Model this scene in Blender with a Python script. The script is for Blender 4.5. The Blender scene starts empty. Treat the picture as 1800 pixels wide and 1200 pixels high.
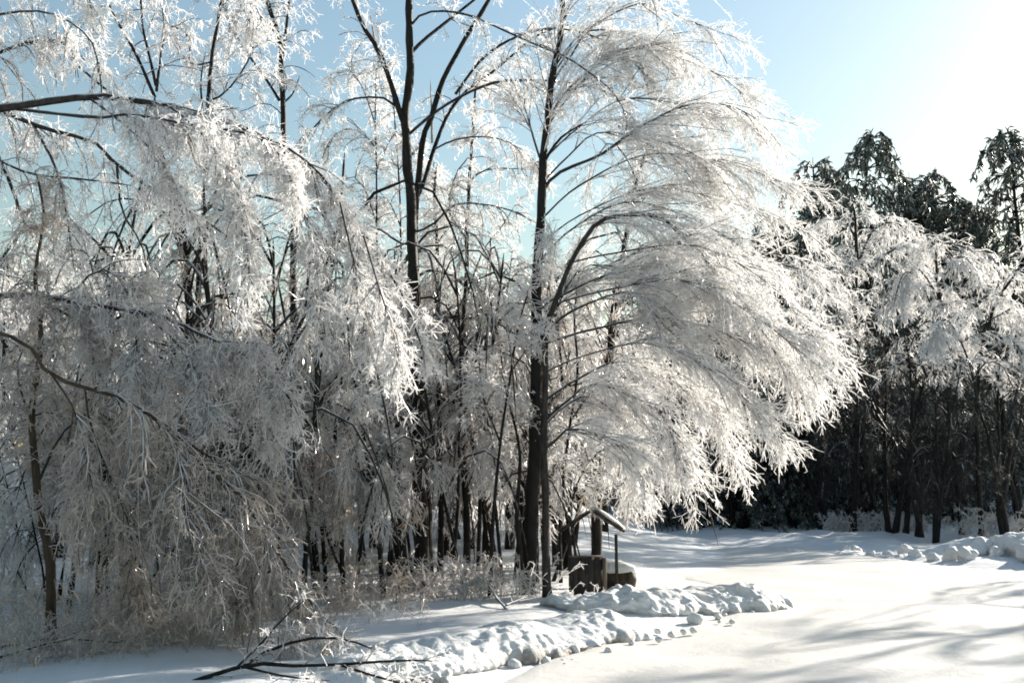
import bpy, math, random
import numpy as np

# ------------------------------------------------------------------ camera, sky, sun, exposure
S = bpy.context.scene
COL = S.collection
F = 1729.0                       # focal length in photograph pixels (1800 wide)
CAM_H = 1.6
PITCH = math.atan(267.0 / F)     # horizon at y = 867 of the photograph
SUN_AZ = math.radians(50.0)      # to the right of the view direction
SUN_EL = math.radians(22.0)

cam_d = bpy.data.cameras.new('camera')
cam_d.sensor_width = 36.0
cam_d.lens = 36.0 * F / 1800.0
cam_d.clip_start = 0.05
cam_d.clip_end = 3000.0
cam = bpy.data.objects.new('camera', cam_d)
COL.objects.link(cam)
cam.location = (0, 0, CAM_H)
cam.rotation_euler = (math.pi / 2 + PITCH, 0, 0)
S.camera = cam

world = bpy.data.worlds.new('World')
S.world = world
world.use_nodes = True
wn, wl = world.node_tree.nodes, world.node_tree.links
wn.clear()
sky = wn.new('ShaderNodeTexSky')
sky.sky_type = 'NISHITA'
sky.sun_disc = False
sky.sun_elevation = SUN_EL
sky.sun_rotation = SUN_AZ
sky.altitude = 200
sky.air_density = 2.0
sky.dust_density = 1.05
sky.ozone_density = 3.0
bg = wn.new('ShaderNodeBackground')
bg.inputs['Strength'].default_value = 0.073
wo = wn.new('ShaderNodeOutputWorld')
tint = wn.new('ShaderNodeMix')
tint.data_type = 'RGBA'; tint.blend_type = 'MULTIPLY'
tint.inputs['Factor'].default_value = 1.0
tint.inputs['B'].default_value = (0.95, 0.95, 0.95, 1)
wl.new(sky.outputs['Color'], tint.inputs['A'])
wl.new(tint.outputs['Result'], bg.inputs['Color'])
wl.new(bg.outputs['Background'], wo.inputs['Surface'])

sun_d = bpy.data.lights.new('sun', 'SUN')
sun_d.energy = 5.0
sun_d.angle = math.radians(0.55)
sun_d.color = (1.0, 0.92, 0.81)
sun = bpy.data.objects.new('sun', sun_d)
COL.objects.link(sun)
from mathutils import Vector
sd = Vector((math.sin(SUN_AZ) * math.cos(SUN_EL), math.cos(SUN_AZ) * math.cos(SUN_EL), math.sin(SUN_EL)))
sun.rotation_euler = sd.to_track_quat('Z', 'Y').to_euler()
sun.location = (30, 35, 30)

S.view_settings.view_transform = 'Standard'
S.view_settings.look = 'None'
S.view_settings.gamma = 1.0
S.view_settings.use_curve_mapping = False
S.view_settings.exposure = 1.32
S.render.engine = 'CYCLES'
S.cycles.max_bounces = 6
S.cycles.diffuse_bounces = 3
S.cycles.glossy_bounces = 2
S.cycles.transmission_bounces = 4
S.cycles.transparent_max_bounces = 9
S.cycles.caustics_reflective = False
S.cycles.caustics_refractive = False
S.cycles.sample_clamp_indirect = 6.0
S.cycles.filter_width = 1.8
S.cycles.use_adaptive_sampling = True
S.cycles.adaptive_threshold = 0.03

rng = np.random.default_rng(11)
random.seed(11)

# ------------------------------------------------------------------ picture <-> place
CP, SP = math.cos(PITCH), math.sin(PITCH)


def W(px, py, Y):
    """the point of the place, Y metres ahead of the camera, seen at (px, py) of the photograph"""
    u, v = (px - 900.0) / F, (600.0 - py) / F
    k = Y / (CP - v * SP)
    return np.array((u * k, Y, CAM_H + (SP + v * CP) * k))


def G(px, py, z=0.0):
    u, v = (px - 900.0) / F, (600.0 - py) / F
    k = (z - CAM_H) / (SP + v * CP)
    return np.array((u * k, (CP - v * SP) * k, z))


def sstep(a, b, x):
    t = np.clip((x - a) / (b - a), 0, 1)
    return t * t * (3 - 2 * t)


def _h(ix, iy, iz, seed):
    n = (ix * 374761393 + iy * 668265263 + iz * 2147483647 + seed * 1274126177) & 0xFFFFFFFF
    n = ((n ^ (n >> 13)) * 1274126177) & 0xFFFFFFFF
    n = n ^ (n >> 16)
    return (n & 0xFFFF) / 65535.0


def vnoise(p, seed=0):
    p = np.asarray(p, float)
    i = np.floor(p).astype(np.int64)
    f = p - i
    f = f * f * (3 - 2 * f)
    r = 0
    for dx in (0, 1):
        wx = f[..., 0] if dx else 1 - f[..., 0]
        for dy in (0, 1):
            wy = f[..., 1] if dy else 1 - f[..., 1]
            for dz in (0, 1):
                wz = f[..., 2] if dz else 1 - f[..., 2]
                r = r + wx * wy * wz * _h(i[..., 0] + dx, i[..., 1] + dy, i[..., 2] + dz, seed)
    return r


def fbm(p, oct=4, seed=0):
    p = np.asarray(p, float)
    a, r, t = 1.0, 0, 0
    for k in range(oct):
        r = r + a * (vnoise(p * 2 ** k + 17.3 * k, seed + k) - 0.5)
        t += a
        a *= 0.5
    return r / t


def clods(p, seed=0):
    """1 at the middle of each clod, 0 between clods"""
    p = np.asarray(p, float); i = np.floor(p).astype(np.int64)
    best = np.full(p.shape[:-1], 9.0)
    for dx in (-1, 0, 1):
        for dy in (-1, 0, 1):
            for dz in (-1, 0, 1):
                c = i + np.array((dx, dy, dz))
                q = c + np.stack([_h(c[..., 0], c[..., 1], c[..., 2], seed + k) for k in range(3)], -1)
                best = np.minimum(best, np.linalg.norm(p - q, axis=-1))
    return np.clip(1 - best * 1.15, 0, 1)


# ------------------------------------------------------------------ materials
def new_mat(name):
    m = bpy.data.materials.new(name)
    m.use_nodes = True
    n, l = m.node_tree.nodes, m.node_tree.links
    n.clear()
    out = n.new('ShaderNodeOutputMaterial')
    return m, n, l, out


def ramp(n, l, src, stops):
    r = n.new('ShaderNodeValToRGB')
    e = r.color_ramp.elements
    while len(e) < len(stops):
        e.new(0.5)
    for i, (p, c) in enumerate(stops):
        e[i].position = p
        e[i].color = c if len(c) == 4 else (*c, 1)
    l.new(src, r.inputs[0])
    return r


def noise(n, l, scale, detail=4, rough=0.55, vec=None):
    t = n.new('ShaderNodeTexNoise')
    t.inputs['Scale'].default_value = scale
    t.inputs['Detail'].default_value = detail
    t.inputs['Roughness'].default_value = rough
    if vec is not None:
        l.new(vec, t.inputs['Vector'])
    return t


def mat_ice(name, col, trans=0.55, gloss=0.22, rough=0.18, clear=0.28):
    """glaze ice on a twig: milky, lets light through, glossy"""
    m, n, l, out = new_mat(name)
    tc = n.new('ShaderNodeTexCoord')
    nz = noise(n, l, 9.0, 2, 0.6, tc.outputs['Object'])
    c = ramp(n, l, nz.outputs['Fac'], [(0.34, tuple(x * 0.80 for x in col)), (0.5, col)])
    d = n.new('ShaderNodeBsdfDiffuse')
    t = n.new('ShaderNodeBsdfTranslucent')
    g = n.new('ShaderNodeBsdfGlossy')
    g.inputs['Roughness'].default_value = rough
    g.inputs['Color'].default_value = (0.95, 0.96, 1, 1)
    l.new(c.outputs[0], d.inputs['Color'])
    l.new(c.outputs[0], t.inputs['Color'])
    m1 = n.new('ShaderNodeMixShader')
    m1.inputs[0].default_value = trans
    l.new(d.outputs[0], m1.inputs[1])
    l.new(t.outputs[0], m1.inputs[2])
    m2 = n.new('ShaderNodeMixShader')
    m2.inputs[0].default_value = gloss
    l.new(m1.outputs[0], m2.inputs[1])
    l.new(g.outputs[0], m2.inputs[2])
    tr = n.new('ShaderNodeBsdfTransparent')
    m3 = n.new('ShaderNodeMixShader')
    m3.inputs[0].default_value = clear
    l.new(m2.outputs[0], m3.inputs[1])
    l.new(tr.outputs[0], m3.inputs[2])
    l.new(m3.outputs[0], out.inputs['Surface'])
    return m


def mat_bark(name, c0, c1, ice=0.0, scale=14.0):
    """dark wet bark; ice/rime lies on the upward side by the amount given"""
    m, n, l, out = new_mat(name)
    tc = n.new('ShaderNodeTexCoord')
    mp = n.new('ShaderNodeMapping')
    mp.inputs['Scale'].default_value = (1, 1, 0.25)
    l.new(tc.outputs['Object'], mp.inputs['Vector'])
    nz = noise(n, l, scale, 6, 0.65, mp.outputs['Vector'])
    c = ramp(n, l, nz.outputs['Fac'], [(0.35, c0), (0.68, c1)])
    p = n.new('ShaderNodeBsdfPrincipled')
    p.inputs['Roughness'].default_value = 0.6
    p.inputs['Specular IOR Level'].default_value = 0.15
    p.inputs['Coat Weight'].default_value = 0.0
    p.inputs['Coat Roughness'].default_value = 0.2
    bp = n.new('ShaderNodeBump')
    bp.inputs['Strength'].default_value = 0.6
    bp.inputs['Distance'].default_value = 0.02
    l.new(nz.outputs['Fac'], bp.inputs['Height'])
    l.new(bp.outputs[0], p.inputs['Normal'])
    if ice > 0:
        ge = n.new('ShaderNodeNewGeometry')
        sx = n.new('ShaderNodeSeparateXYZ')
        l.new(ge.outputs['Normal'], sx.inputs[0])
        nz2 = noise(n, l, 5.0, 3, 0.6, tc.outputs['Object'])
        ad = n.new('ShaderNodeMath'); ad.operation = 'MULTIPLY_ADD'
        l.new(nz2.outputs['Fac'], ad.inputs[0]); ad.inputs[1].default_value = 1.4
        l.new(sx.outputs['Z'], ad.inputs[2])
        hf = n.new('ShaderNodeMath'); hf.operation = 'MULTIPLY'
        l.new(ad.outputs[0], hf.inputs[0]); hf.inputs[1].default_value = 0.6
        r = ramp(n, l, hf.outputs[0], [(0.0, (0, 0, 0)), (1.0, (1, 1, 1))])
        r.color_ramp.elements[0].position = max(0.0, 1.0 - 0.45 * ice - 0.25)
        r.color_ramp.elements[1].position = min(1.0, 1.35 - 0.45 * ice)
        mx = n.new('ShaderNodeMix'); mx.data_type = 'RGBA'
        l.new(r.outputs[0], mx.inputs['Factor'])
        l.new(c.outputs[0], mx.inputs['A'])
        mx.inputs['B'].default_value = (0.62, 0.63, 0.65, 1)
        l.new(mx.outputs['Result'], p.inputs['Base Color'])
    else:
        l.new(c.outputs[0], p.inputs['Base Color'])
    l.new(p.outputs[0], out.inputs['Surface'])
    return m


def mat_snow(name, col, dirt=None, bump=0.35, bscale=6.0, flecks=False, dirt_h=None):
    m, n, l, out = new_mat(name)
    tc = n.new('ShaderNodeTexCoord')
    p = n.new('ShaderNodeBsdfPrincipled')
    p.inputs['Roughness'].default_value = 0.62
    p.inputs['Specular IOR Level'].default_value = 0.35
    nz = noise(n, l, bscale, 8, 0.6, tc.outputs['Object'])
    nf = noise(n, l, bscale * 9, 4, 0.6, tc.outputs['Object'])
    big = noise(n, l, 0.7, 4, 0.6, tc.outputs['Object'])
    c = ramp(n, l, big.outputs['Fac'], [(0.3, tuple(x * 0.90 for x in col)), (0.65, col)])
    cur = c.outputs[0]
    if flecks:
        sc = noise(n, l, 5.5, 6, 0.8, tc.outputs['Object'])
        fr = ramp(n, l, sc.outputs['Fac'], [(0.66, (0, 0, 0)), (0.74, (1, 1, 1))])
        mx = n.new('ShaderNodeMix'); mx.data_type = 'RGBA'
        l.new(fr.outputs[0], mx.inputs['Factor'])
        l.new(cur, mx.inputs['A'])
        mx.inputs['B'].default_value = (0.42, 0.38, 0.33, 1)
        cur = mx.outputs['Result']
    if dirt is not None:
        at = n.new('ShaderNodeAttribute'); at.attribute_name = 'dirt'
        dn = noise(n, l, 24.0, 8, 0.85, tc.outputs['Object'])
        mu = n.new('ShaderNodeMath'); mu.operation = 'MULTIPLY_ADD'
        l.new(dn.outputs['Fac'], mu.inputs[0]); mu.inputs[1].default_value = 1.5
        l.new(at.outputs['Fac'], mu.inputs[2])
        sb = n.new('ShaderNodeMath'); sb.operation = 'SUBTRACT'; l.new(mu.outputs[0], sb.inputs[0]); sb.inputs[1].default_value = 0.95
        fr = ramp(n, l, sb.outputs[0], [(0.0, (0, 0, 0)), (1.0, (1, 1, 1))])
        mx = n.new('ShaderNodeMix'); mx.data_type = 'RGBA'
        l.new(fr.outputs[0], mx.inputs['Factor'])
        l.new(cur, mx.inputs['A'])
        mx.inputs['B'].default_value = (*dirt, 1)
        cur = mx.outputs['Result']
    l.new(cur, p.inputs['Base Color'])
    ad = n.new('ShaderNodeMath'); ad.operation = 'MULTIPLY_ADD'
    l.new(nf.outputs['Fac'], ad.inputs[0]); ad.inputs[1].default_value = 0.25
    l.new(nz.outputs['Fac'], ad.inputs[2])
    bp = n.new('ShaderNodeBump')
    bp.inputs['Strength'].default_value = bump
    bp.inputs['Distance'].default_value = 0.073
    l.new(ad.outputs[0], bp.inputs['Height'])
    l.new(bp.outputs[0], p.inputs['Normal'])
    l.new(p.outputs[0], out.inputs['Surface'])
    return m


def mat_wood(name, c0, c1):
    m, n, l, out = new_mat(name)
    tc = n.new('ShaderNodeTexCoord')
    mp = n.new('ShaderNodeMapping')
    mp.inputs['Scale'].default_value = (6, 6, 1)
    l.new(tc.outputs['Object'], mp.inputs['Vector'])
    nz = noise(n, l, 7.0, 6, 0.7, mp.outputs['Vector'])
    c = ramp(n, l, nz.outputs['Fac'], [(0.3, c0), (0.7, c1)])
    p = n.new('ShaderNodeBsdfPrincipled')
    p.inputs['Roughness'].default_value = 0.8
    l.new(c.outputs[0], p.inputs['Base Color'])
    l.new(p.outputs[0], out.inputs['Surface'])
    return m


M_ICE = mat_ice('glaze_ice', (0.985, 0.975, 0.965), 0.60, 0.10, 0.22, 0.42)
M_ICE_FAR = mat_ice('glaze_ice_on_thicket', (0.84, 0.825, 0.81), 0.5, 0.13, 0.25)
M_ICE_SHADE = mat_ice('glaze_ice_shade_toned', (0.68, 0.61, 0.54), 0.5, 0.2, 0.2)  # brown-grey copy of the ice, the lower left's shade put into its colour
M_BARK = mat_bark('dark_bark', (0.005, 0.005, 0.005), (0.022, 0.02, 0.018), 0.0)
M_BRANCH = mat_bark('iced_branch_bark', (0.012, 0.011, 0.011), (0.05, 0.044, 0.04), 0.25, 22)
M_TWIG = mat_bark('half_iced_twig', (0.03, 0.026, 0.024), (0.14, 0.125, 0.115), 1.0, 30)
M_TWIG_DARK = mat_bark('shade_toned_bare_twig', (0.015, 0.016, 0.015), (0.06, 0.058, 0.052), 0.0, 30)  # ice-free twig, toned down so the wood's shade sits in the colour
M_BARK_BROWN = mat_bark('brown_bark', (0.02, 0.016, 0.011), (0.07, 0.052, 0.036), 0.0)
M_STUB = mat_wood('split_wood', (0.28, 0.2, 0.13), (0.42, 0.32, 0.22))
M_SNOW = mat_snow('snow', (0.64, 0.65, 0.66), bump=0.45, bscale=4.0)
M_ROAD = mat_snow('packed_snow', (0.575, 0.56, 0.535), bump=0.22, bscale=7.0, flecks=True)
M_BANK = mat_snow('ploughed_snow', (0.68, 0.685, 0.685), dirt=(0.15, 0.125, 0.10), bump=0.7, bscale=9.0)
M_PLANK = mat_wood('weathered_board', (0.008, 0.007, 0.006), (0.03, 0.024, 0.019))
M_POST = mat_wood('pale_post', (0.07, 0.05, 0.038), (0.14, 0.105, 0.08))
M_LEAF = mat_wood('dead_leaf', (0.30, 0.11, 0.035), (0.45, 0.2, 0.07))


def mat_needle(name, c0, c1):
    m, n, l, out = new_mat(name)
    tc = n.new('ShaderNodeTexCoord')
    nz = noise(n, l, 1.3, 3, 0.6, tc.outputs['Object'])
    c = ramp(n, l, nz.outputs['Fac'], [(0.35, c0), (0.65, c1)])
    p = n.new('ShaderNodeBsdfPrincipled')
    p.inputs['Roughness'].default_value = 0.45
    p.inputs['Coat Weight'].default_value = 0.25
    p.inputs['Coat Roughness'].default_value = 0.25
    l.new(c.outputs[0], p.inputs['Base Color'])
    l.new(p.outputs[0], out.inputs['Surface'])
    return m


M_NEEDLE = mat_needle('conifer_needles', (0.028, 0.048, 0.038), (0.085, 0.11, 0.08))


# ------------------------------------------------------------------ mesh helpers
def mesh_from(name, V, Q, mat, smooth=True, attr=None):
    """V (n,3); Q (m,4) quads or (m,3) triangles"""
    V = np.asarray(V, np.float32); Q = np.asarray(Q, np.int32)
    me = bpy.data.meshes.new(name)
    k = Q.shape[1]
    me.vertices.add(len(V)); me.vertices.foreach_set('co', V.ravel())
    me.loops.add(Q.size); me.loops.foreach_set('vertex_index', Q.ravel())
    me.polygons.add(len(Q))
    me.polygons.foreach_set('loop_start', np.arange(0, Q.size, k, dtype=np.int32))
    if smooth:
        me.polygons.foreach_set('use_smooth', np.ones(len(Q), bool))
    me.update(calc_edges=True)
    me.materials.append(mat)
    if attr is not None:
        a = me.attributes.new(attr[0], 'FLOAT', 'POINT')
        a.data.foreach_set('value', np.asarray(attr[1], np.float32))
    return me


def put(name, me, parent=None, loc=(0, 0, 0)):
    o = bpy.data.objects.new(name, me)
    COL.objects.link(o)
    o.parent = parent
    o.location = loc
    return o


def tag(o, label, cat, group=None, kind=None):
    o['label'] = label
    o['category'] = cat
    if group:
        o['group'] = group
    if kind:
        o['kind'] = kind
    return o


def thing(name, label, cat, loc, group=None):
    o = bpy.data.objects.new(name, None)
    o.empty_display_size = 0.3
    COL.objects.link(o)
    o.location = loc
    return tag(o, label, cat, group)


def nrm(v):
    return v / np.maximum(np.linalg.norm(v, axis=-1, keepdims=True), 1e-9)


def tubes(P, R, sides=3, rj=0.0):
    """P (N,K,3) centre lines, R (N,K) radii -> vertices, quads"""
    N, K, _ = P.shape
    T = nrm(np.gradient(P, axis=1))
    a = rng.normal(size=(N, 1, 3))
    mt = nrm(P[:, -1:] - P[:, :1] + 1e-6)
    a = a - (a * mt).sum(-1, keepdims=True) * mt
    a = np.broadcast_to(nrm(a), T.shape)
    U = nrm(np.cross(T, a)); Vv = np.cross(T, U)
    if rj:
        R = R * (1 + rj * rng.uniform(-1, 1, R.shape))
    ang = np.arange(sides) * 2 * math.pi / sides
    ring = (np.cos(ang)[:, None] * U[:, :, None, :] + np.sin(ang)[:, None] * Vv[:, :, None, :])
    V = P[:, :, None, :] + R[:, :, None, None] * ring
    V = V.reshape(-1, 3)
    base = (np.arange(N)[:, None, None] * K + np.arange(K - 1)[None, :, None]) * sides
    j = np.arange(sides)[None, None, :]
    j2 = (j + 1) % sides
    Q = np.stack([base + j, base + j2, base + sides + j2, base + sides + j], -1).reshape(-1, 4)
    return V, Q


def join(parts):
    Vs, Qs, off = [], [], 0
    for V, Q in parts:
        Vs.append(V); Qs.append(Q + off); off += len(V)
    return np.concatenate(Vs), np.concatenate(Qs)


def spline(pts, n):
    """smooth line through the points, n samples evenly spread"""
    p = np.asarray(pts, float)
    if len(p) == 2:
        t = np.linspace(0, 1, n)[:, None]
        return p[0] * (1 - t) + p[1] * t
    q = np.vstack([2 * p[0] - p[1], p, 2 * p[-1] - p[-2]])
    out = []
    for i in range(len(p) - 1):
        a, b, c, d = q[i], q[i + 1], q[i + 2], q[i + 3]
        t = np.linspace(0, 1, 12, endpoint=False)[:, None]
        out.append(0.5 * ((2 * b) + (c - a) * t + (2 * a - 5 * b + 4 * c - d) * t ** 2 + (3 * b - a - 3 * c + d) * t ** 3))
    out = np.vstack(out + [p[-1:]])
    s = np.concatenate([[0], np.cumsum(np.linalg.norm(np.diff(out, axis=0), axis=1))])
    x = np.linspace(0, s[-1], n)
    return np.stack([np.interp(x, s, out[:, k]) for k in range(3)], 1)


DOWN = np.array((0, 0, -1.0))


def grow(P, n, length, spread, droop, k=5, t0=0.15, t1=1.0, wob=0.18, bias=None, taper=True, weight=None):
    """n side shoots on the lines P (N,K,3); they leave at the angle range `spread`, sag by `droop`"""
    N, K, _ = P.shape
    idx = rng.choice(N, n, p=weight) if weight is not None else rng.integers(0, N, n)
    t = rng.uniform(t0, t1, n) * (K - 1)
    i = np.minimum(t.astype(int), K - 2); f = (t - i)[:, None]
    a, b = P[idx, i], P[idx, i + 1]
    pos = a * (1 - f) + b * f
    T = nrm(b - a)
    r = rng.normal(size=(n, 3)); r = nrm(r - (r * T).sum(-1, keepdims=True) * T)
    ang = rng.uniform(spread[0], spread[1], n)[:, None]
    d = np.cos(ang) * T + np.sin(ang) * r
    if bias is not None:
        d = nrm(d + np.asarray(bias))
    L = rng.uniform(length[0], length[1], n)
    if taper:
        L = L * (1.15 - 0.6 * (t / (K - 1)))
    step = (L / (k - 1))[:, None]
    out = np.empty((n, k, 3)); out[:, 0] = pos
    for s in range(1, k):
        d = nrm(d + droop * DOWN * (1.0 / (k - 1)) * (0.4 + 1.2 * s / k) + rng.normal(size=(n, 3)) * wob)
        out[:, s] = out[:, s - 1] + d * step
    return out


def rad(P, r0, r1, j=0.25):
    N, K, _ = P.shape
    t = np.linspace(0, 1, K)[None]
    s = 1 + j * rng.uniform(-1, 1, (N, 1))
    return (r0 * (1 - t) + r1 * t) * s


def stack(lines, k=14):
    return np.stack([spline(l, k) for l in lines])


# ------------------------------------------------------------------ the ground
road_px = [(780, 1260), (1000, 1165), (1120, 1122), (1360, 1066), (1330, 1040), (1180, 1012), (1060, 985),
           (1100, 965), (1400, 960), (1580, 985), (1700, 1000), (1830, 1020), (2300, 1130), (2300, 1400), (700, 1400)]
ROAD = np.array([G(x, y)[:2] for x, y in road_px])


def poly_sd(x, y, P=ROAD):
    """signed distance to the road's outline, negative inside"""
    d = np.full(np.shape(x), 1e9); inside = np.zeros(np.shape(x), bool)
    for i in range(len(P)):
        a, b = P[i], P[(i + 1) % len(P)]
        e = b - a
        wx, wy = x - a[0], y - a[1]
        t = np.clip((wx * e[0] + wy * e[1]) / (e @ e), 0, 1)
        d = np.minimum(d, np.hypot(wx - e[0] * t, wy - e[1] * t))
        c = ((a[1] > y) != (b[1] > y)) & (x < (b[0] - a[0]) * (y - a[1]) / (b[1] - a[1] + 1e-12) + a[0])
        inside ^= c
    return np.where(inside, -d, d)


def ground_z(x, y, fine=True):
    x = np.asarray(x, float); y = np.asarray(y, float)
    h = 3.1 * sstep(17, 42, y) * sstep(7, -3, x)
    h = h + 2.2 * sstep(30, 62, y) * sstep(9, 30, x)
    h = h + 0.9 * sstep(44, 70, y)
    h = h + 14 * sstep(90, 500, np.hypot(x, y))
    p = np.stack([x, y, np.zeros_like(x)], -1)
    s = poly_sd(x, y)
    rough = sstep(0.0, 1.2, s)
    n = fbm(p * 0.35, 4, 3) * 0.5 + fbm(p * 1.7, 3, 9) * 0.16 * (fine * 1.0)
    h = h + rough * (0.06 + n * (0.55 + 0.9 * sstep(20, 34, y)))
    h = h - 0.06 * sstep(0.15, -0.35, s)
    return h


def gz(x, y):
    return float(ground_z(np.array([x]), np.array([y]))[0])


def axis(lo, hi, c, near, n):
    t = np.linspace(-1, 1, n)
    a = np.sign(t) * (np.abs(t) * near + (np.abs(t) ** 5) * 1.0)
    return np.where(a < 0, c + a / (near + 1) * (c - lo), c + a / (near + 1) * (hi - c))


def build_ground():
    xs = axis(-700, 700, 2, 0.05, 250)
    ys = axis(-300, 900, 18, 0.05, 250)
    X, Y = np.meshgrid(xs, ys)
    Z = ground_z(X, Y)
    n = len(xs); m = len(ys)
    V = np.stack([X, Y, Z], -1).reshape(-1, 3)
    i = (np.arange(m - 1)[:, None] * n + np.arange(n - 1)[None]).ravel()
    Q = np.stack([i, i + 1, i + n + 1, i + n], -1)
    o = put('ground', mesh_from('ground', V, Q, M_SNOW))
    o['kind'] = 'structure'
    o['label'] = 'lumpy snow covered ground under the trees'
    # the packed snow of the road, its rim buried under the snow beside it
    lo, hi = ROAD.min(0), ROAD.max(0)
    xs = np.arange(max(lo[0], -2) - 0.6, min(hi[0], 16) + 0.6, 0.18)
    ys = np.arange(max(lo[1], 2) - 0.6, hi[1] + 0.6, 0.18)
    X, Y = np.meshgrid(xs, ys)
    s = poly_sd(X, Y)
    p = np.stack([X, Y, 0 * X], -1)
    Z = 0.012 + fbm(p * 0.5, 4, 21) * 0.14 + fbm(p * np.array((0.9, 3.0, 1)), 3, 23) * 0.03 + fbm(p * np.array((1.2, 0.8, 1)) * 2.2, 3, 31) * 0.025
    Z = np.where(s > 0.12, Z - (s - 0.12) * 0.5, Z)
    n, m = len(xs), len(ys)
    V = np.stack([X, Y, Z], -1).reshape(-1, 3)
    ok = s < 0.35
    q = ok[:-1, :-1] & ok[1:, :-1] & ok[:-1, 1:] & ok[1:, 1:]
    i = (np.arange(m - 1)[:, None] * n + np.arange(n - 1)[None])[q]
    Q = np.stack([i, i + 1, i + n + 1, i + n], -1)
    o = put('road', mesh_from('road', V, Q, M_ROAD))
    o['kind'] = 'structure'
    o['label'] = 'snow packed road bending past the trees'


build_ground()


# ------------------------------------------------------------------ ploughed snow banks and chunks
def snow_bank(name, label, spine_px, width, height, seed, dirt=1.0, z0=-0.04, front=(1, -1)):
    sp = [np.append(G(x, y)[:2], 0) for x, y in spine_px]
    n = 230
    L = spline(sp, n)
    T = nrm(np.gradient(L, axis=0))
    Nn = np.stack([T[:, 1], -T[:, 0], 0 * T[:, 0]], 1)        # to the road side
    if (Nn[:, :2] @ np.array(front)).mean() < 0:
        Nn = -Nn
    # cross-section: long slope up from the woods, broad back, short undercut cliff at the road
    prof = spline([(-1, 0, 0), (-0.7, 0.42, 0), (-0.3, 0.85, 0), (0.1, 1.0, 0), (0.42, 0.93, 0), (0.62, 0.62, 0), (0.66, 0.34, 0), (0.60, 0.10, 0), (0.70, -0.06, 0)], 150)
    keep = np.unique(np.concatenate([np.arange(0, 90, 2), np.arange(90, 150)]))
    prof = prof[keep]
    m = len(prof)
    along = np.linspace(0, 1, n)
    env = sstep(0, 0.14, along) * sstep(1, 0.86, along)
    wv = fbm(np.stack([along * 11 + seed, 0 * along, 0 * along], 1), 4, seed)
    H = height * (0.85 + 0.9 * wv) * env
    Wd = width * (1 + 0.7 * fbm(np.stack([along * 17 + seed * 2, 0 * along, 0 * along + 4], 1), 4, seed + 3)) * (0.45 + 0.55 * env)
    p = L[:, None, :] + Nn[:, None, :] * (prof[None, :, 0] * Wd[:, None])[..., None]
    base = np.maximum(ground_z(p[..., 0], p[..., 1]), -0.03)
    h = prof[None, :, 1] * H[:, None]
    p[..., 2] = base + z0 + h
    # broken snow: clods and crumbs push the surface out along its own normal
    du = np.gradient(p, axis=0); dv = np.gradient(p, axis=1)
    nn = nrm(np.cross(du, dv)); nn = np.where(nn[..., 2:].mean() < 0, -nn, nn)
    pw = p + 0.08 * np.stack([fbm(p * 6 + k * 9, 2, k) for k in range(3)], -1)
    c1 = clods(pw * 4.5 + seed, seed + 5); c2 = clods(pw * 11 + seed, seed + 6)
    pt = sstep(-0.10, 0.14, fbm(p * 1.3 + seed * 5, 3, seed + 9)) * 0.85 + 0.1
    amp = (sstep(0.02, 0.3, prof[:, 1])[None] * (0.45 + 0.55 * sstep(-0.5, 0.3, prof[:, 0]))[None]) * env[:, None]
    p = p + nn * (amp * (fbm(p * 1.7 + seed, 4, seed) * 0.30 + pt * (c1 * 0.09 + c2 * 0.06 - 0.04) + fbm(p * 9, 4, 4) * 0.05))[..., None]
    V = p.reshape(-1, 3)
    i = (np.arange(n - 1)[:, None] * m + np.arange(m - 1)[None]).ravel()
    Q = np.stack([i, i + m, i + m + 1, i + 1], -1)
    patch = fbm(np.stack([along * 8 + seed * 3, 0 * along, 0 * along], 1), 3, seed + 8)[:, None] * 2.4 + 0.75
    dvv = sstep(0.38, 0.58, prof[:, 0])[None] * (1 - sstep(0.35, 0.95, prof[:, 1]))[None] * np.clip(patch, 0, 1) * dirt * env[:, None]
    me = mesh_from(name, V, Q, M_BANK, attr=('dirt', dvv.ravel()))
    o = put(name, me)
    return tag(o, label, 'snow bank', 'ploughed snow banks')


snow_bank('snow_bank', 'ploughed snow bank with dirty undercut edge along the road, nearest the bottom edge',
          [(560, 1232), (690, 1196), (800, 1170), (930, 1142), (1030, 1122), (1120, 1104)], 0.78, 0.25, 3, 1.0)
snow_bank('snow_bank', 'lumpy ploughed snow bank ending beside the bright road below the plank barrier',
          [(985, 1072), (1060, 1082), (1150, 1078), (1240, 1071), (1310, 1062), (1352, 1056)], 1.0, 0.28, 14, 1.1)
snow_bank('snow_bank', 'shaded ploughed snow bank across the road at the right edge of the picture',
          [(1640, 985), (1710, 982), (1790, 985), (1880, 1000), (2000, 1020), (2100, 1040)], 1.2, 0.50, 29, 0.3, front=(-0.5, -1))
snow_bank('snow_bank', 'low ragged ridge of snow lumps along the far side of the bend',
          [(1330, 968), (1420, 972), (1500, 976), (1580, 982), (1640, 986)], 0.8, 0.14, 41, 0.0, front=(0, -1))


def ico(sub=2):
    import bmesh
    bm = bmesh.new()
    bmesh.ops.create_icosphere(bm, subdivisions=sub, radius=1.0)
    V = np.array([v.co[:] for v in bm.verts]); Q = np.array([[v.index for v in f.verts] for f in bm.faces])
    bm.free()
    return V, Q


ICO = ico(3)
ICO2 = ico(2)


def lump(name, center, size, seed, mat, rough=0.5, flat=0.75):
    V, Q = ICO2 if size < 0.12 else ICO
    d = 1 + rough * fbm(V * 1.5 + seed * 3.7, 4, seed)[:, None] * 1.6
    V = V * d * np.array((size, size * 0.85, size * flat))
    me = mesh_from(name, V, Q, mat, attr=('dirt', np.zeros(len(V))))
    return put(name, me, None, center)


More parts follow.
